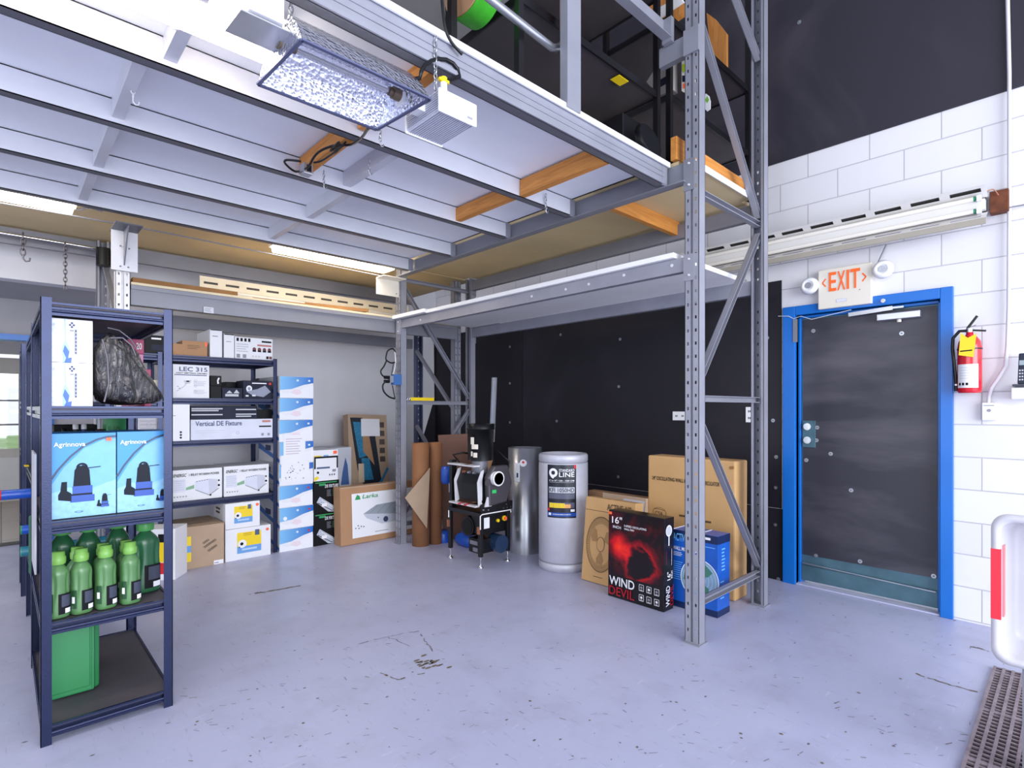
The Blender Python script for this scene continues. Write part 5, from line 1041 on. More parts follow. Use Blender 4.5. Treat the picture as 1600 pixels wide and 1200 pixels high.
# control box, motor, lower parts
MB().box(mx0+.03, mx1+.01, 3.46, 3.6, .26, .41).build('control_box', BLK, tm, bevel=.004)
MB().box(mx0+.05, mx0+.11, 3.456, 3.459, .31, .40).build('control_label', WPAP, tm)
MB().cyl((mx0+.20, 3.46, .36), (mx0+.20, 3.445, .36), .014, 14, YELI).build('yellow_knob', None, tm); MB().cyl((mx0+.275, 3.46, .37), (mx0+.275, 3.445, .37), .022, 16, YELI).cyl((mx0+.275, 3.445, .37), (mx0+.275, 3.43, .37), .015, 16, ORAI).build('emergency_stop', None, tm)
MB().cyl((mx0+.02, 3.64, .31), (mx0+.18, 3.64, .31), .085, 26).build('suction_pipe', BLK, tm); MB().cyl((mx0+.015, 3.64, .31), (mx0+.02, 3.64, .31), .065, 24, mat('dark_hole', '08080a', .9, var=0)).build('pipe_mouth', None, tm)
MB().box(mx0+.02, mx1-.02, 3.47, 3.62, .10, .22).build('motor_controller', BLK, tm, bevel=.004); 
for z in (.185, .13): MB().box(mx0+.015, mx0+.019, 3.50, 3.60 if z > .15 else 3.56, z-.016, z+.016).build('grey_label', GREYP, tm)
MB().cyl((mx0+.2, 3.40, .17), (mx0+.2, 3.52, .17), .075, 22).build('motor', BLUPL if False else mat('dark_blue_enamel', '1e3350', .25, coat=.5), tm)
MB().tube([(mx0+.3, 3.6, .6), (mx0+.34, 3.5, .7), (mx0+.33, 3.45, .85), (mx0+.28, 3.55, .95), (mx0+.26, 3.6, .80)], .009, 8).build('black_hose', BLK, tm)
MB().tube([(mx0+.1, 3.85, .83), (mx0+.05, 3.88, .9), (mx0+.1, 3.8, .92), (mx0+.2, 3.8, .9)], .008, 8).build('black_loop', BLK, tm)
MB().cyl((mx0+.14, 3.62, .76), (mx0+.14, 3.62, .86), .07, 22).build('hopper_neck', GREYP, tm)
p = at(701, 762, Y=3.87); MB().box(p.x-.0, p.x+.03, 3.86, 3.87, p.z-.04, p.z+.04).build('guard_sticker', GREYP, tm); MB().box(mx0+.0, mx0+.05, 3.83, 3.87, .45, .86).build('rear_column', BLKM, tm)
# bucket on top
p = at(751, 730, Y=3.62); bx_ = p.x; zb_ = .865; zt_ = az(751, 662, Y=3.62); r_ = .118
o = MB().lathe([(r_*.93, 0), (r_*.97, zt_-zb_-.05), (r_*1.03, zt_-zb_-.05), (r_*1.03, zt_-zb_-.035), (r_, zt_-zb_-.03), (r_*1.04, zt_-zb_), (r_*.96, zt_-zb_), (r_*.93, zt_-zb_-.02), (r_*.88, .01), (0, .01)], (0, 0, 0), 36).build('bucket', BLK, local=True)
o.location = (bx_, 3.62, zb_); WO[o.name] = Vector((bx_, 3.62, zb_)); tag(o, 'black bucket standing on the machine with a metal strip in it', 'bucket')
s = MB(); 
for (a0, a1, z0, z1, m_) in ((PI*1.02, PI*1.12, .14, .20, CREAM), (PI*1.05, PI*1.22, .10, .14, CREAM), (PI*1.03, PI*1.08, .04, .08, CREAM), (PI*1.1, PI*1.2, .03, .07, CREAM)):
    q = [(math.cos(a0+(a1-a0)*i/5)*r_*.985, math.sin(a0+(a1-a0)*i/5)*r_*.985, z) for z in (z0, z1) for i in range(6)]; s.add(q, [(i, i+1, 7+i, 6+i) for i in range(5)], m_)
s.build('torn_sticker', None, o, local=True)
a, c = at(768, 662, Y=3.6), at(772, 590, Y=3.6); tag(MB().bar(Vector((a.x, 3.6, a.z-.16)), (c.x, 3.6, c.z), .048, .012).bar(Vector((a.x-.018, 3.59, a.z-.16)), Vector((c.x-.018, 3.59, c.z)), .006, .012).bar(Vector((a.x+.018, 3.59, a.z-.16)), Vector((c.x+.018, 3.59, c.z)), .006, .012).bar(Vector((a.x+.0, 3.592, a.z-.16)), Vector((c.x+.0, 3.592, c.z)), .004, .010).build('metal_strip', ALUM), 'tall aluminium strip standing in the black bucket', 'metal strip')
def bluedrum(u, v, X, r, L, lb, ax_='y'):
    p = at(u, v, X=X); d = Vector((0, 1, 0)) if ax_ == 'y' else Vector((0, 0, 1)); z = p.z if ax_ != 'y' else max(p.z, r)
    q = Vector((X, p.y, z)); o = MB().lathe([(0, -L/2), (r*.8, -L/2), (r, -L/2+.03), (r, L/2-.03), (r*.8, L/2), (0, L/2)], q, 24, None, 'z' if ax_ == 'z' else 'y').build('blue_canister', BLUPL); tag(o, lb, 'canister')
bluedrum(698, 742, 3.05, .055, .16, 'upper blue canister behind the left leg of the machine', 'z'); bluedrum(692, 842, 3.17, .07, .17, 'lower blue canister behind the left foot of the machine', 'z')
bluedrum(728, 850, 3.22, .06, .22, 'blue canister lying on the floor behind the machine legs')
MB_ = MB().bar((3.12, 4.0, .19), (3.3, 3.75, .17), .05, .04).build('blue_bar', BLUPL); tag(MB_, 'blue bar lying across behind the machine legs', 'bar')
# kraft board behind machine right
tag(MB().box(3.36, 3.375, 3.86, 4.15, 0, .98).build('kraft_board', KRAFT), 'kraft board showing between the machine hose and the galvanised duct', 'board')
# ------------------------------------------------------------------ duct and filter cylinders
def can(name, label, cat, x, y, r, h, m, prof=None):
    o = MB().lathe(prof or [(r, 0), (r, h)], (0, 0, 0), 48).build(name, m, local=True); o.location = (x, y, 0); WO[o.name] = Vector((x, y, 0)); return tag(o, label, cat)
p = at(820, 868, Z=0); r = .155; dx, dy = p.x+.125, p.y+.125
h = az(822, 700, X=dx-.05); o = can('duct', 'plain galvanised steel duct behind the labelled grey filter', 'duct', dx, dy, r, h, ZINC, [(r, 0), (r, h), (r-.004, h), (r-.004, .01)])
def wrap(o, r, a0, a1, z0, z1, m, n=14, k=1):
    q = [(math.cos(a0+(a1-a0)*i/n)*(r+.0008*k), math.sin(a0+(a1-a0)*i/n)*(r+.0008*k), z) for z in (z0, z1) for i in range(n+1)]
    return MB().add(q, [(i, i+1, n+2+i, n+1+i) for i in range(n)], m, True)
ca = math.atan2(-dy, -dx)
wrap(o, r, ca-.62, ca-.30, h-.30, h-.13, WPAP).build('paper_label', None, o, local=True); wrap(o, r, ca-.50, ca-.40, h-.26, h-.22, NAVYI, k=2).build('label_print', None, o, local=True)
t_ = ca-.10; nrm = Vector((math.cos(t_), math.sin(t_), 0)); MB().cyl(nrm*r+Vector((0, 0, h-.13)), nrm*(r+.002)+Vector((0, 0, h-.13)), .032, 20).build('round_sticker', WPAP, o, local=True)
MB().cyl(nrm*(r+.002)+Vector((0, 0, h-.122)), nrm*(r+.003)+Vector((0, 0, h-.122)), .012, 14).build('red_spot', REDI, o, local=True)
# filter
base = at(880, 896, Z=0); R_ = .203; dd = Vector((base.x, base.y, 0)).normalized(); cx_, cy_ = base.x+dd.x*R_, base.y+dd.y*R_
H_ = az(880, 703, X=None, Y=cy_); H_ = 1.31-(708-638)/852*((cx_*math.sin(YAW)+cy_*math.cos(YAW)))
FW = mat('white_filter_fleece', 'c6c6d3', .45, .25, var=.05, scale=12, bump=.15, bscale=60)
o = can('carbon_filter', 'white grey filter cylinder with a large black label', 'filter', cx_, cy_, R_, H_, FW, [(0, 0), (R_, 0), (R_, .055), (R_-.005, .06), (R_-.005, .075), (R_, .08), (R_, H_-.075), (R_-.006, H_-.07), (R_-.006, H_-.062), (R_, H_-.057), (R_, H_-.012), (R_-.01, H_), (R_-.03, H_), (R_-.03, H_-.03), (0, H_-.03)])
for z in (.062, H_-.072): wrap(o, R_-.004, 0, 2*PI, z, z+.012, GREYINK, 48).build('groove_band', None, o, local=True)
ca = math.atan2(-cy_, -cx_)
DL = mat('label_black', '1a1d2a', .3, var=0)
# label axes: viewer's right = decreasing angle toward... computed by mapping x in [0,1] over the arc
aL, aR = ca-.66, ca+.53
zl0, zl1 = H_-.50, H_-.078
def lw(x0, x1, y0, y1, m, k): return wrap(o, R_, aL+(aR-aL)*x0, aL+(aR-aL)*x1, zl0+(zl1-zl0)*y0, zl0+(zl1-zl0)*y1, m, 16, k)
lab = lw(0, 1, 0, 1, DL, 1).build('label', None, o, local=True)
for a_ in ((.06, .94, .47, .58, LGREY), (.06, .94, .36, .46, mat('label_grey', '55576a', .35, var=0)), (.06, .94, .19, .29, mat('label_grey', '')), (.08, .60, .19, .28, YELI), (.6, .8, .19, .26, mat('peach_ink', 'e8a55f', .4, var=0)), (.02, .09, .13, .18, REDI), (.80, .94, .12, .165, WPAP), (.0, 1, .03, .10, mat('label_blue', '1d4ea8', .35, var=0)), (.05, .14, .045, .09, WPAP), (.2, .8, .06, .075, LGREY), (.92, 1, .93, 1.0, REDI), (.08, .92, .67, .675, LGREY)):
    lw(a_[0], a_[1], a_[2], a_[3], a_[4], 2).build('label_field', None, lab, local=True)
def ctext(txt, x0, x1, y0, y1, m):
    vs, fs = text_mesh(txt); q = []
    for x, y in vs:
        a = aL+(aR-aL)*(x0+(x1-x0)*x); z = zl0+(zl1-zl0)*(y0+(y1-y0)*y); q.append((math.cos(a)*(R_+.0035), math.sin(a)*(R_+.0035), z))
    return MB().add(q, fs, m)
for t in (('STANDARD', .42, .93, .87, .925, WPAP), ('LINE', .42, .93, .775, .86, WPAP), ('KFI 1050HD', .08, .92, .485, .565, DL), ("6\" to 10\" / 350 - 1500 CFM", .08, .92, .69, .72, WPAP)): ctext(*t).build('lettering', None, lab, local=True)
rg = MB(); q = []
for r0 in (1, .45):
    for i in range(25):
        t = 2*PI*i/24; x, y = .22+.15*r0*math.cos(t), .85+.085*r0*math.sin(t); a = aL+(aR-aL)*x; q.append((math.cos(a)*(R_+.003), math.sin(a)*(R_+.003), zl0+(zl1-zl0)*y))
rg.add(q, [(i, i+1, 26+i, 25+i) for i in range(24)], WPAP); a1_, a2_, a3_ = [(math.cos(aL+(aR-aL)*x)*(R_+.0032), math.sin(aL+(aR-aL)*x)*(R_+.0032), zl0+(zl1-zl0)*y) for x, y in ((.12, .775), (.30, .80), (.22, .735))]; rg.add([a1_, a2_, a3_], [(0, 1, 2)], WPAP); rg.build('swirl_emblem', None, lab, local=True)
# ------------------------------------------------------------------ cartons by the wall
CP = mat('kraft_clean', 'c99f6b', .65, var=.04)
o = xbox('carton', 'kraft fan carton with a round fan drawing leaning beside the filter', 'box', 908, 985, 783, 3.24, 0, .10, CP, lean=-.10); p, w, h = o.front(), o.w, o.h
p.rect(0, h*.845, w, h*.85, KDARK); p.text('ACTIVE AIR', w*.46, h*.875, w*.95, h*.95, KDARK); 
ex_, ey_ = .135, .205; cx3, cy3 = .165, h*.46
for k in range(5): p.ring(cx3, cy3, ex_*(1-.06*k), .0012, KDARK, r2=ey_*(1-.06*k))
p.ring(cx3, cy3, ex_, .004, KDARK, r2=ey_); p.disc(cx3, cy3, ex_*.25, CP, ey_*.25); p.ring(cx3, cy3, ex_*.27, .003, KDARK, r2=ey_*.27)
for k in range(72):
    t = 2*PI*k/72; p.k = 1; p.line([(cx3+math.cos(t)*ex_*.77, cy3+math.sin(t)*ey_*.77), (cx3+math.cos(t)*ex_*.97, cy3+math.sin(t)*ey_*.97)], .0018, KDARK)
FB = mat('fan_blade_print', 'a47f52', .6, var=0)
for k in range(3):
    t = 2*PI*k/3+.4; p.k = 0; p.poly([(cx3+math.cos(t+a)*ex_*r0, cy3+math.sin(t+a)*ey_*r0) for a, r0 in ((0, .27), (-.35, .6), (-.2, .74), (.3, .75), (.55, .6), (.4, .3))], FB)
p.bars(cx3-.02, h*.452, cx3+.02, h*.468, 1, KDARK, .7, 0); p.rect(w*.62, h*.775, w*.8, h*.79, KDARK); p.bars(w*.25, h*.06, w*.45, h*.09, 1, KDARK, .2); p.done(o.o)
o = xbox('carton', 'flat kraft carton with printed end lying against the wall behind the fan carton', 'box', 930, 998, 776, 3.50, 0, .08, KRAFTL, lean=-.16); p = o.front(); p.rect(o.w*.5, o.h*.80, o.w*.98, o.h*.96, LGREY); p.bars(o.w*.55, o.h*.83, o.w*.95, o.h*.94, 3, GREYINK); p.done(o.o)
tag(MB().box(3.72, 3.80, 2.42, 3.0, 0, .60).build('carton', KRAFT, bevel=.003), 'shorter plain kraft carton between the wall and the printed flat carton', 'box')
# big 24 inch fan carton
y0_, y1_ = 2.345, 1.66; o = Carton('carton', 'tall kraft carton for a 24 inch wall fan behind the near rack post', 'box', (3.715, (y0_+y1_)/2, 0), y0_-y1_, .19, .95, CP, rz=-PI/2, bevel=.012, lean=-.01); p, w, h = o.front(), o.w, o.h
p.text('24" OSCILLATING WALL MOUNT', w*.06, h*.808, w*.58, h*.838, INK); p.text('AIR CIRCULATOR', w*.61, h*.808, w*.84, h*.838, INK); p.ring(w*.15, h*.55, w*.085, .004, KDARK, r2=h*.042); p.text('CSA', w*.10, h*.53, w*.20, h*.56, KDARK); p.line([(w*.08, h*.575), (w*.14, h*.58), (w*.22, h*.57)], .004, KDARK)
p.rect(w*.39, h*.545, w*.5, h*.56, KDARK); p.rect(w*.62, h*.53, w*.75, h*.545, KDARK); p.disc(w*.93, h*.84, .012, ORAI, None); p.line([(w*.94, h*.95), (w*.985, h*.955)], .02, mat('torn_card', '9a6a3a', .8)); p.rect(w*.05, h*.30, w*.08, h*.33, KDARK); p.done(o.o)
# wind devil
WD = mat('wind_black_print', '120c12', .3, var=0)
def nebula():
    m, n, L, b = node_mat('red_nebula_print'); tc = n.new('ShaderNodeTexCoord').outputs['Object']
    mp = mapping(n, L, tc, (1, 1, 1)); f = noise(n, L, mp, 7, 5, .6, .6)
    r = n.new('ShaderNodeValToRGB'); e = r.color_ramp.elements; e[0].position = .3; e[0].color = lin('14060c'); e[1].position = 1; e[1].color = lin('ff3a1c')
    x = e.new(.55); x.color = lin('7a0b14'); x = e.new(.75); x.color = lin('d3101c'); 
    def M(op, a, b_):
        q = n.new('ShaderNodeMath'); q.operation = op; q.use_clamp = False
        for i, v in ((0, a), (1, b_)):
            if isinstance(v, (int, float)): q.inputs[i].default_value = v
            else: L.new(v, q.inputs[i])
        return q.outputs[0]
    sx = n.new('ShaderNodeSeparateXYZ'); L.new(tc, sx.inputs[0])
    def dist(x, z, rx, rz):
        a = M('DIVIDE', M('SUBTRACT', sx.outputs[0], x), rx); c = M('DIVIDE', M('SUBTRACT', sx.outputs[2], z), rz); return M('SQRT', M('ADD', M('MULTIPLY', a, a), M('MULTIPLY', c, c)), 0)
    d1 = M('MAXIMUM', M('SUBTRACT', 1, dist(-.13, .355, .105, .115)), 0); d2 = dist(.04, .275, .09, .085); d2n = M('ADD', d2, M('MULTIPLY', M('SUBTRACT', f, .5), 2.4))
    hole = M('MINIMUM', M('MAXIMUM', M('SUBTRACT', d2n, .75), 0), .45); rim = M('MAXIMUM', M('SUBTRACT', .45, M('ABSOLUTE', M('SUBTRACT', d2n, 1.35), 0)), 0)
    val = M('ADD', M('MULTIPLY', M('ADD', M('MULTIPLY', f, .62), M('MULTIPLY', rim, .75)), M('MULTIPLY', hole, 2.2)), M('MULTIPLY', d1, .75))
    L.new(val, r.inputs[0]); L.new(r.outputs[0], b.inputs['Base Color']); b.inputs['Roughness'].default_value = .28; return m
NEB = nebula()
o = xbox('carton', 'black and red wall fan carton in front of the kraft fan carton', 'box', 950, 1037, 804, 3.10, 0, .115, WD, lean=-.02); p, w, h = o.front(), o.w, o.h
p.rect(0, h*.26, w, h*.985, NEB); p.k = 1
p.text('16"', w*.07, h*.855, w*.26, h*.935, WPAP); p.text('INCH', w*.09, h*.80, w*.24, h*.83, WPAP); p.text('3-SPEED OSCILLATING', w*.30, h*.835, w*.70, h*.858, WPAP); p.text('WALL FAN', w*.30, h*.80, w*.48, h*.822, WPAP)
p.rect(0, h*.95, w*.06, h*.98, ORAI); p.text('WIND', w*.03, h*.145, w*.50, h*.245, WPAP); p.text('DEVIL', w*.03, h*.03, w*.50, h*.13, mat('devil_red', 'a51424', .35, var=0))
for i in range(3):
    for j in range(2): cx2, cy2 = w*(.62+.135*i), h*(.085+.11*j); p.ring(cx2, cy2, .021, .0025, WPAP, 4, r2=.021) if False else p.line([(cx2-.017, cy2-.02), (cx2+.017, cy2-.02), (cx2+.017, cy2+.02), (cx2-.017, cy2+.02), (cx2-.017, cy2-.02)], .0028, WPAP); p.disc(cx2, cy2+.002, .009, WPAP if (i+j) % 2 == 0 else GREYINK, None, 10); p.rect(cx2-.008, cy2-.016, cx2+.008, cy2-.013, WPAP)
p.done(o.o); p = o.right(); d_ = o.d; p.text('WIND', d_*.15, h*.05, d_*.55, h*.27, WPAP, vert=True); p.text('DEVIL', d_*.6, h*.05, d_*.92, h*.27, mat('devil_red', ''), vert=True); p.text('16"', d_*.25, h*.33, d_*.6, h*.42, WPAP, vert=True); p.text('INCH', d_*.65, h*.34, d_*.82, h*.42, WPAP, vert=True)
p.disc(d_*.45, h*.86, d_*.32, WPAP, None); p.disc(d_*.45, h*.86, d_*.26, LGREY, None); p.rect(d_*.4, h*.70, d_*.5, h*.8, WPAP); p.line([(d_*.2, h*.5), (d_*.2, h*.65)], .003, mat('devil_red', '')); p.line([(d_*.75, h*.48), (d_*.75, h*.66)], .003, WPAP); p.done(o.o)
# blue fan carton
BF = mat('blue_fan_carton', '1557b8', .3, var=.12, scale=8); BFD = mat('blue_fan_dark', '0e2350', .3, var=0)
o = xbox('carton', 'blue wall mount fan carton with white straps behind the near rack post', 'box', 1050, 1121, 833, 3.26, 0, .165, BF, lean=-.01); p, w, h = o.front(), o.w, o.h
p.rect(0, 0, w, h*.08, BFD); p.rect(0, h*.9, w, h, BFD); p.text('ACTIVE AIR', w*.03, h*.86, w*.52, h*.96, mat('pale_blue_art', '6fb2ee', .3, var=0)); p.text('WALL MOUNT FAN', w*.02, h*.74, w*.62, h*.79, WPAP); p.bars(w*.02, h*.66, w*.25, h*.72, 3, WPAP, .3); p.bars(w*.03, h*.35, w*.25, h*.6, 9, mat('pale_blue_art', ''), .25)
p.rect(w*.60, h*.93, w*.66, h*.985, ORAI); p.bars(w*.68, h*.93, w*.85, h*.98, 1, WPAP, .6, 0); p.bars(w*.6, h*.84, w*.95, h*.86, 1, mat('pale_blue_art', ''), .5, 0)
p.disc(w*.62, h*.42, h*.25, mat('fan_grille_pale', '7fa3c4', .35, var=.1), None, 32); p.ring(w*.62, h*.42, h*.26, .005, WPAP, 36)
for k in range(4): p.ring(w*.62, h*.42, h*(.22-.045*k), .0015, WPAP, 32)
KK = p.k
for k in range(3):
    t = 2*PI*k/3+.9; p.k = KK; p.poly([(w*.62+math.cos(t+a)*h*r0, h*.42+math.sin(t+a)*h*r0) for a, r0 in ((0, .05), (-.45, .13), (-.3, .21), (.3, .22), (.6, .15), (.4, .06))], mat('fan_green_print', '3f7a6a', .35, var=0))
p.k = KK+1; p.disc(w*.62, h*.42, h*.05, LGREY, None); p.line([(w*.60, h*.12), (w*.64, h*.03)], .02, WPAP); p.done(o.o)
MB().box(-w/2-.002, -w/2+.008, -o.d/2-.002, o.d/2, -.0+.003, h+.002, WHPL).box(w*.10, w*.12, -o.d/2-.0025, o.d/2+.002, h, h+.0025, WHPL).box(w*.10, w*.12, -o.d/2-.003, -o.d/2, .002, h+.002, WHPL).build('strap', None, o.o, local=True)
p = o.right(); p.rect(0, 0, o.d, h*.08, BFD); p.bars(o.d*.3, h*.55, o.d*.6, h*.85, 7, mat('pale_blue_art', ''), .4); p.bars(o.d*.2, h*.2, o.d*.6, h*.45, 5, mat('pale_blue_art', ''), .3); p.rect(0, h*.9, o.d, h, BFD); p.done(o.o)
# ------------------------------------------------------------------ exit sign
ex = thing('exit_sign', 'cream EXIT sign with orange letters and two round lamps above the blue door', 'exit sign', (4.29, 1.19, 2.03))
XS = 4.275; c0_ = [at(u, v, X=XS) for u, v in ((1278, 424), (1362, 408), (1368, 470), (1283, 486))]
zc0, zc1 = (c0_[2].z+c0_[3].z)/2, (c0_[0].z+c0_[1].z)/2; ysa, ysb = c0_[0].y, c0_[1].y
bd = MB().box(XS, XW, ysb, ysa, zc0, zc1).build('sign_body', CREAM, ex, bevel=.006)
pr = Print((XS, ysa, zc0), (0, -1, 0)); w, h = ysa-ysb, zc1-zc0
pr.text('E', w*.22, h*.42, w*.36, h*.90, EXITI); pr.text('X', w*.38, h*.42, w*.53, h*.90, EXITI); pr.text('I', w*.555, h*.42, w*.60, h*.90, EXITI); pr.text('T', w*.62, h*.42, w*.80, h*.90, EXITI)
for L_ in ([(.155, .76), (.09, .66), (.155, .56)], [(.835, .76), (.90, .66), (.835, .56)]): pr.line([(a*w, b_*h) for a, b_ in L_], .009, EXITI)
pr.line([(w*.36, h*.13), (w*.55, h*.13), (w*.55, h*.20), (w*.36, h*.20), (w*.36, h*.13)], .002, GREYINK); pr.rect(w*.36, h*.13, w*.55, h*.20, mat('window_patch', 'dcdcea', .3, var=0)); pr.disc(w*.79, h*.37, .004, GREYINK)
for part, nm in ((pr.g, 'printed_graphic'), (pr.t, 'lettering')): part.v = [q-WO[bd.name] for q in part.v]; part.build(nm, None, bd, local=True)
for (u, v), (yy) in (((1263, 446), 0), ((1378, 420), 0)):
    q = at(u, v, X=4.24); MB().lathe([(0, 0), (.052, 0), (.062, .012), (.050, .034), (.032, .042), (.030, .038), (0, .036)], (0, 0, 0), 30).xf(Matrix.Translation(q+Vector((.035, 0, 0))) @ Matrix.Rotation(-PI/2, 4, 'Y')).build('lamp_head', WHPL, ex)
    MB().cyl(q+Vector((.0, 0, 0)), q+Vector((-.006, 0, 0)), .022, 20).build('lamp_lens', mat('lens_silver', 'c9ccd6', .15, .6, var=.2, scale=120), ex); MB().cyl(q+Vector((.03, 0, 0)), Vector((XW-.002, q.y, q.z)), .015, 10).build('lamp_stem', WHPL, ex)
a, c = at(1385, 382, X=4.3), at(1371, 412, X=4.3); tag(MB().tube([a, c], .005, 6).build('conduit_stub', GREYP), 'thin grey conduit from the long tube light down to the exit sign lamp', 'conduit')
# ------------------------------------------------------------------ fire extinguisher
q = at(1515, 570, X=4.24); ey = q.y; ez = az(1515, 614, X=4.24); et = az(1515, 535, X=4.24)
fe = thing('fire_extinguisher', 'red fire extinguisher with yellow tag on the white block wall', 'fire extinguisher', (4.24, ey, ez)); r = .058; hh_ = et-ez
MB().lathe([(0, 0), (r*.9, 0), (r, .012), (r, hh_-.03), (r*.9, hh_+.005), (r*.6, hh_+.032), (r*.32, hh_+.045), (r*.3, hh_+.06), (0, hh_+.06)], (4.24, ey, ez), 30).build('cylinder', RED, fe)
MB().cyl((4.24, ey, ez+hh_+.055), (4.24, ey, ez+hh_+.085), .017, 14, ALUM).build('valve', None, fe)
MB().bar((4.24, ey+.01, ez+hh_+.075), (4.24, ey-.075, ez+hh_+.062), .016, .010).build('lower_handle', BLK, fe); MB().bar((4.24, ey+.01, ez+hh_+.085), (4.24, ey-.035, ez+hh_+.155), .016, .012).build('upper_lever', BLK, fe); MB().tube([(4.24, ey+.0, ez+hh_+.09), (4.235, ey-.03, ez+hh_+.1)], .003, 6).build('pin', CHROME, fe)
H1 = [(4.23, ey+.015, ez+hh_+.07), (4.22, ey+.045, ez+hh_+.07), (4.22, ey+.075, ez+hh_+.03), (4.22, ey+.078, ez+hh_-.03), (4.225, ey+.066, ez+.12), (4.23, ey+.062, ez+.05)]
MB().tube(H1, .009, 10).build('hose', BLK, fe); MB().cyl((4.23, ey+.062, ez+.055), (4.23, ey+.062, ez+.045), .011, 12, ALUM).cyl((4.23, ey+.062, ez+.045), (4.23, ey+.062, ez+.012), .010, 12, BLK).build('nozzle', None, fe)
MB().lathe([(r+.002, 0), (r+.002, .008)], (4.24, ey, ez+hh_-.045), 30).build('strap', BLK, fe)
ca = math.atan2(-ey, -4.24)
def fw(a0, a1, z0, z1, m, nm, k=1):
    b = wrap(None, r, ca+a0, ca+a1, z0, z1, m, 12, k); b.v = [v+Vector((4.24, ey, ez)) for v in b.v]; return b.build(nm, None, fe)
fw(-1.15, .75, .03, .17, WPAP, 'label'); 
for k in range(3): fw(-.95+.32*k, -.75+.32*k, .045, .06, INK, 'label_pictogram', 2)
for k in range(5): fw(-.8, .5-.1*(k % 2), .085+.016*k, .0875+.016*k, LGREY, 'label_text', 2)
tq = [at(u, v, X=4.176) for u, v in ((1498, 555), (1521, 558), (1526, 521), (1512, 528), (1501, 520))]; tg = MB().prism(tq, (0, 0, 0), (-.001, 0, 0)).build('yellow_tag', YELI, fe)
tq = [at(u, v, X=4.1745) for u, v in ((1500, 548), (1519, 546), (1519, 548), (1500, 550))]; MB().add(tq, [(0, 1, 2, 3)]).build('tag_line', INK, tg)
MB().box(4.29, XW, ey-.02, ey+.02, ez+.1, ez+.2).build('wall_bracket', GREYP, fe)
# conduit, box, phone
cable_m = mat('painted_conduit', 'dcdae2', .45)
def YZ(u, v, X=4.30): return at(u, v, X=X)
tag(MB().tube([YZ(1573, -60), YZ(1577, 115), YZ(1577, 300), YZ(1576, 480), YZ(1574, 540), YZ(1571, 572), YZ(1560, 590), YZ(1549, 606), YZ(1545, 620), YZ(1544, 632)], .010, 10, cable_m).build('conduit'), 'white painted conduit running down the block wall with a kink to the switch box', 'conduit')
a, c = at(1534, 629, X=4.29), at(1557, 657, X=4.29); o = MB().box(4.29, XW, c.y, a.y, c.z, a.z).build('switch_box', WHPL, bevel=.004); tag(o, 'small white outlet box at the lower end of the kinked conduit', 'outlet box'); q = (a.y+c.y)/2
MB().cyl((4.289, q, (a.z+c.z)/2+.006), (4.287, q, (a.z+c.z)/2+.006), .009, 14, GREYINK).box(4.286, 4.29, c.y+.01, a.y-.01, a.z-.02, a.z-.016, GREYINK).build('socket', None, o)
a, c = at(1546, 300, X=4.25), at(1576, 327, X=4.25); o = MB().box(4.25, XW, c.y, a.y, c.z, a.z).build('junction_box', RUST, bevel=.003); tag(o, 'rusty brown junction box at the right end of the long tube light', 'junction box')
cable('thin white cable running right from the rusty junction box', [at(1545, 328, X=4.26), at(1560, 327, X=4.27), at(1600, 320, X=4.3), at(1680, 305, X=4.31)], .004, GREYP, 'wall_cable'); cable('brown wires looping from the tube light into the junction box', [at(1540, 300, X=4.2), at(1552, 296, X=4.22), at(1560, 305, X=4.24)], .003, COPPER, 'wire_loop')
a, c = at(1590, 552, X=4.24), at(1612, 600, X=4.24)
ph = thing('cordless_phone', 'dark cordless phone in a white wall cradle at the right edge', 'phone', (4.27, (a.y+c.y)/2, c.z-.03))
MB().prism([(4.22, a.y, c.z), (4.22, c.y, c.z), (4.25, c.y+.004, a.z), (4.25, a.y-.004, a.z)], (0, 0, 0), (.028, 0, 0)).build('handset', mat('handset_navy', '232a3d', .35), ph, bevel=.006)
pp = Print((4.218, a.y, c.z), (0, -1, 0), (.03, 0, a.z-c.z)); w, h = a.y-c.y, a.z-c.z; pp.rect(w*.12, h*.62, w*.75, h*.78, mat('lcd', '9aa8b0', .3, var=0))
for i in range(4):
    for j in range(4): pp.rect(w*(.12+.19*i), h*(.12+.10*j), w*(.24+.19*i), h*(.17+.10*j), LGREY)
pp.g.v = [v-WO[ph.name] for v in pp.g.v]; pp.g.build('keys_and_display', None, ph, local=True)
MB().box(4.20, XW, c.y, a.y+.02, c.z-.012, c.z).build('cradle_lip', mat('handset_navy', ''), ph); MB().box(4.21, XW, c.y-.02, a.y+.025, c.z-.085, c.z-.02).build('cradle', WHPL, ph, bevel=.004)
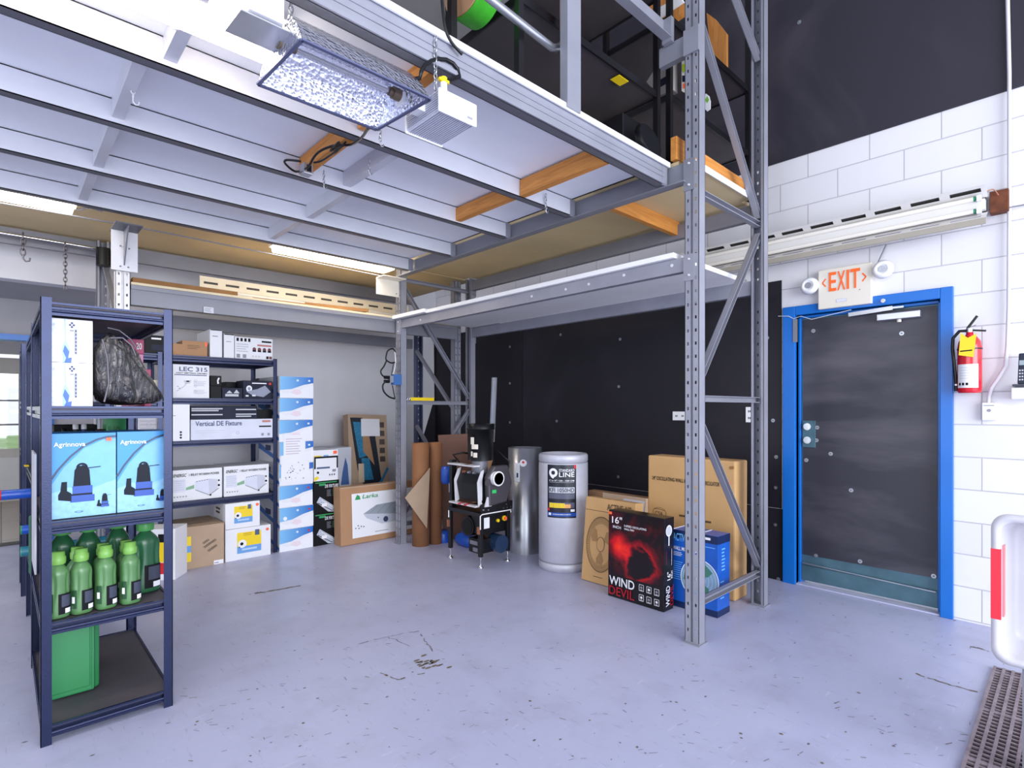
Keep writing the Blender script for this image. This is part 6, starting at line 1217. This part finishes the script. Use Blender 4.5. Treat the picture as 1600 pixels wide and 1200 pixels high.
# ------------------------------------------------------------------ white tub and floor drain at right
def tub():
    o = thing('plastic_tub', 'white plastic bus tub with red tape standing on end at the right edge', 'tub', (2.62, .14, 0))
    # rim outline standing upright, mouth turned to the viewer
    P0 = at(1549, 806, Y=.30); 
    xr = 2.60
    c = at(1555, 1000, X=xr); 
    yl = at(1549, 900, X=xr).y; zt2 = az(1560, 803, X=xr); zb2 = az(1560, 1035, X=xr)
    b = MB(); n = 40; yr = yl-.42; rad = .05; ring = []
    def loop(ins, x):
        L = []
        y0, y1, z0, z1 = yr+ins, yl-ins, zb2+ins, zt2-ins; r_c = max(rad-ins*.3, .015)
        for cy2, cz2, a0 in ((y1-r_c, z1-r_c, 0), (y0+r_c, z1-r_c, 90), (y0+r_c, z0+r_c, 180), (y1-r_c, z0+r_c, 270)):
            for k in range(7): t = math.radians(a0+15*k); L.append((x, cy2+math.cos(t)*r_c, cz2+math.sin(t)*r_c))
        return L
    loops = [loop(0, xr+.012), loop(0, xr), loop(.022, xr), loop(.024, xr+.01), loop(.045, xr+.14), loop(.065, xr+.15)]; vs = [p for L in loops for p in L]; m = len(loops[0])
    b.add(vs, [(i*m+j, i*m+(j+1) % m, (i+1)*m+(j+1) % m, (i+1)*m+j) for i in range(len(loops)-1) for j in range(m)]+[list(range((len(loops)-1)*m, len(loops)*m))], None, True)
    b.build('tub_shell', mat('white_tub_plastic', 'c9c7cf', .4, var=.05), o, solid=.003)
    MB().box(xr-.002, xr+.013, yl-.026, yl+.002, az(1560, 968, X=xr), az(1560, 858, X=xr)).build('red_tape', mat('red_tape', 'e8283c', .4, var=.05), o)
    MB().box(xr+.02, xr+.10, yl-.033, yl-.025, az(1560, 965, X=xr), az(1560, 853, X=xr)).build('red_label_inside', mat('pale_red_label', 'd98a90', .5), o)
    # support the tub rests on
    MB().box(xr+.02, xr+.13, yr+.06, yl-.08, 0, zb2).build('stand', GREYP, o)
    return zb2
tub()
def drain():
    q0, q1 = at(1556, 1040, Z=.002), at(1502, 1210, Z=.002); d1 = (q0-q1); d1.z = 0; L_ = 1.5; d1.normalize(); s1 = Vector((d1.y, -d1.x, 0)); b = MB()
    o0 = q1-d1*.35+Vector((0, 0, 0)); wd = .42; st = .034; nb = int(wd/st); nl = int(L_/st)
    for i in range(nb+1): a = o0+s1*(i*st); b.bar(a+Vector((0, 0, .006)), a+d1*L_+Vector((0, 0, .006)), .011, .010)
    for j in range(nl+1): a = o0+d1*(j*st); b.bar(a+Vector((0, 0, .004)), a+s1*nb*st+Vector((0, 0, .004)), .010 if j % 14 else .024, .008)
    g_ = b.build('floor_grate', mat('grate_brown_grey', '93858c', .55, .3, var=.2, scale=30)); tag(g_, 'brown grey grid drain cover set in the floor at lower right', 'floor grate')
    c_ = o0; pts = [o0-s1*.006, o0+d1*L_-s1*.006, o0+d1*L_+s1*(wd+.01), o0+s1*(wd+.01)]
    MB().add([(p.x, p.y, .0012) for p in pts], [(0, 1, 2, 3)], mat('drain_pit', '2a2528', .9, var=.5, scale=40)).build('drain_pit', None, g_)
drain()
# ------------------------------------------------------------------ upper level
frb = MB().box(1.90, 1.995, 1.655, 1.70, 2.70, 5.0).build('square_post', GALV); tag(frb, 'grey square post rising from the front mezzanine edge', 'post')
p0, p1, p2 = at(765, -2, Y=1.75), at(862, 74, Y=1.75), at(884, 66, Y=1.75)
hr = MB().tube([p0+(p0-p1)*.6, p0, p1, p1+(p2-p1)*.35+Vector((0, 0, -.012)), p1+(p2-p1)*.75+Vector((0, 0, -.004)), p2, p2+Vector((.004, 0, .05))], .018, 14).build('handrail', ALUM); tag(hr, 'silver handrail tube sloping to the square post on the upper level', 'handrail')
MB().cyl(p2+Vector((-.018, .0, 0.05)), p2+Vector((-.018, .0, .9)), .018, 14).build('brown_riser', COPPER, hr)
tag(MB().box(1.2, 2.785, 1.69, 1.694, 3.42, 3.54).box(1.2, 2.785, 1.64, 1.69, 3.42, 3.424).box(2.775, 2.805, 1.64, 1.70, 3.40, 3.54).build('upper_joist', GALV), 'galvanised joist of the topmost level meeting the near rack post', 'joist')
def blackunit(label, x0, x1, y0, y1, z0, zs, H, extra=()):
    o = thing('metal_shelving', label, 'shelving', ((x0+x1)/2, (y0+y1)/2, z0))
    for x in (x0, x1):
        for y in (y0, y1): MB().box(x-.016, x+.016, y-.016, y+.016, z0, z0+H).build('post', BLKM, o)
    for z in zs:
        MB().box(x0, x1, y0-.01, y0+.0, z-.04, z).box(x0, x1, y1, y1+.01, z-.04, z).box(x0-.005, x0+.005, y0, y1, z-.04, z).box(x1-.005, x1+.005, y0, y1, z-.04, z).build('shelf_rim', BLKM, o); MB().box(x0+.005, x1-.005, y0, y1, z-.03, z-.02).build('shelf_board', mat('dark_brown_shelf_board', '453e42', .5, var=.1), o)
    return o
u1 = blackunit('black shelving unit on the upper deck behind the grey square post', 1.73, 2.88, 1.80, 2.33, 2.726, (3.21, 3.80), 1.9)
MB().box(2.06, 2.10, 1.785, 1.82, 2.726, 4.62).build('post', mat('dark_brown_steel', '4a4246', .5, .3), u1)
u2 = blackunit('black shelving unit on the upper deck right of the near rack post', 2.99, 4.1, 1.78, 2.26, 2.726, (3.24, 3.72), 1.9)
a = at(968, 125, Z=3.17); c = MB().box(a.x-.045, a.x+.045, a.y-.03, a.y+.03, 3.166, 3.169, YELI).build('yellow_sticker'); c.parent = u1; c.location = c.location-Vector(WO[u1.name]); 
# darker cabinet low on the deck
tag(MB().box(2.62, 2.84, 1.86, 2.25, 2.726, 3.02).build('appliance', BLKM, bevel=.004), 'black appliance on the upper deck under the shelf with the yellow sticker', 'appliance')
o = MB().lathe([(.10, -.02), (.11, 0), (.10, .02)], (0, 0, 0), 26, None, 'z').build('cable_coil', BLK, local=True); o.location = (2.70, 1.745, 2.835); o.rotation_euler = (1.3, 0, 0); tag(o, 'black coiled cable at the foot of the black appliance on the upper deck', 'coil')
u3 = blackunit('black shelving unit high at the top centre holding the green reel', .95, 1.50, 2.0, 2.6, 2.72, (3.60,), 1.5)
# reel
q = at(725, -2, Y=1.98); rl = thing('cable_reel', 'big reel with green drum and brown card side high at the top centre', 'reel', (q.x, 1.98, 3.6))
MB().cyl((q.x, 1.98, q.z+.085), (q.x+.006, 1.98, q.z+.085), .150, 36).build('reel_side', KRAFT, rl); MB().cyl((q.x+.007, 1.98, q.z+.085), (q.x+.12, 1.98, q.z+.085), .155, 36).build('reel_drum', mat('bright_green_wrap', '3fae2a', .35, var=.15, scale=20), rl); MB().cyl((q.x-.006, 1.98, q.z+.10), (q.x-.001, 1.98, q.z+.10), .06, 24).build('reel_core', BLK, rl)
cable('thin black wire hanging down in front of the green reel', [at(690, -5, Y=1.66), at(695, 40, Y=1.66), at(705, 65, Y=1.66), at(722, 85, Y=1.66)], .006, BLK, 'wire')
# things on the unit right of the joist
def slab(label, pts, X, th, m, name='carton', cat='box'):
    P_ = [at(u, v, X=X) for u, v in pts]; return tag(MB().prism(P_, (0, 0, 0), (th, 0, 0)).build(name, m), label, cat)
g1 = slab('grey case with round and dark square stickers standing on the black shelf', ((1029, 98), (1051, 82), (1051, 140), (1029, 150), (1010, 128)), 3.03, .06, mat('grey_case', 'a5a09c', .45), 'equipment_case', 'case')
pr = MB(); a_, b_ = at(1036, 118, X=3.028), at(1046, 132, X=3.028)
P_ = [at(u, v, X=3.027) for u, v in ((1032, 124), (1046, 116), (1046, 128), (1032, 136))]; MB().add(P_, [(0, 1, 2, 3)], BOXDK).build('dark_sticker', None, g1)
P_ = [at(1041+5*math.cos(t), 101+7*math.sin(t), X=3.027) for t in [k*PI/8 for k in range(16)]]; MB().add(P_, [tuple(range(16))], mat('maroon_print', '')).build('round_sticker', None, g1)
g2 = slab('colourful striped bag between the black posts by the near rack post', ((1065, 72), (1073, 70), (1075, 148), (1065, 142)), 3.05, .1, mat('colour_bag', 'e6e3d6', .4, var=.1), 'bag', 'bag')
for (u0, v0, u1_, v1_, m_) in ((1066, 100, 1072, 112, mat('lime_patch', 'b5d428', .4, var=0)), (1066, 74, 1072, 84, BOXDK), (1066, 118, 1071, 128, BOXDK), (1067, 130, 1072, 138, ORAI), (1068, 88, 1073, 94, GREENI)):
    P_ = [at(u, v, X=3.047) for u, v in ((u0, v0), (u1_, v0), (u1_, v1_), (u0, v1_))]; MB().add(P_, [(0, 1, 2, 3)], m_).build('printed_patch', None, g2)
g3 = slab('white rounded tag with a green leaf mark hanging right of the near rack post', ((1099, 150), (1103, 146), (1108, 150), (1110, 158), (1110, 170), (1105, 174), (1099, 168)), 3.3, .004, WPAP, 'tag', 'tag')
P_ = [at(u, v, X=3.298) for u, v in ((1102, 156), (1105, 150), (1108, 156), (1105, 161))]; MB().add(P_, [(0, 1, 2, 3)], mat('leaf_green', '7fc242', .4, var=0)).build('leaf_mark', None, g3)
slab('orange wooden panel high between the rack braces at the top right', ((1104, 20), (1118, 30), (1135, 52), (1135, 105), (1118, 92), (1108, 60)), 4.0, .03, PINEW, 'plywood_board', 'board')
slab('brown wooden board on the top level above the joist end', ((1000, -8), (1062, -8), (1030, 20), (1012, 12)), 3.2, .05, PINEW, 'plank', 'board')
slab('white panel on the top level between the two brown boards', ((1020, 17), (1062, -6), (1068, 4), (1033, 29)), 3.15, .04, WHITE, 'white_panel', 'board')
slab('lower brown wooden board on the top level right above the rack beam', ((1033, 29), (1070, 4), (1073, 14), (1040, 37)), 3.1, .05, PINEW, 'plank', 'board')
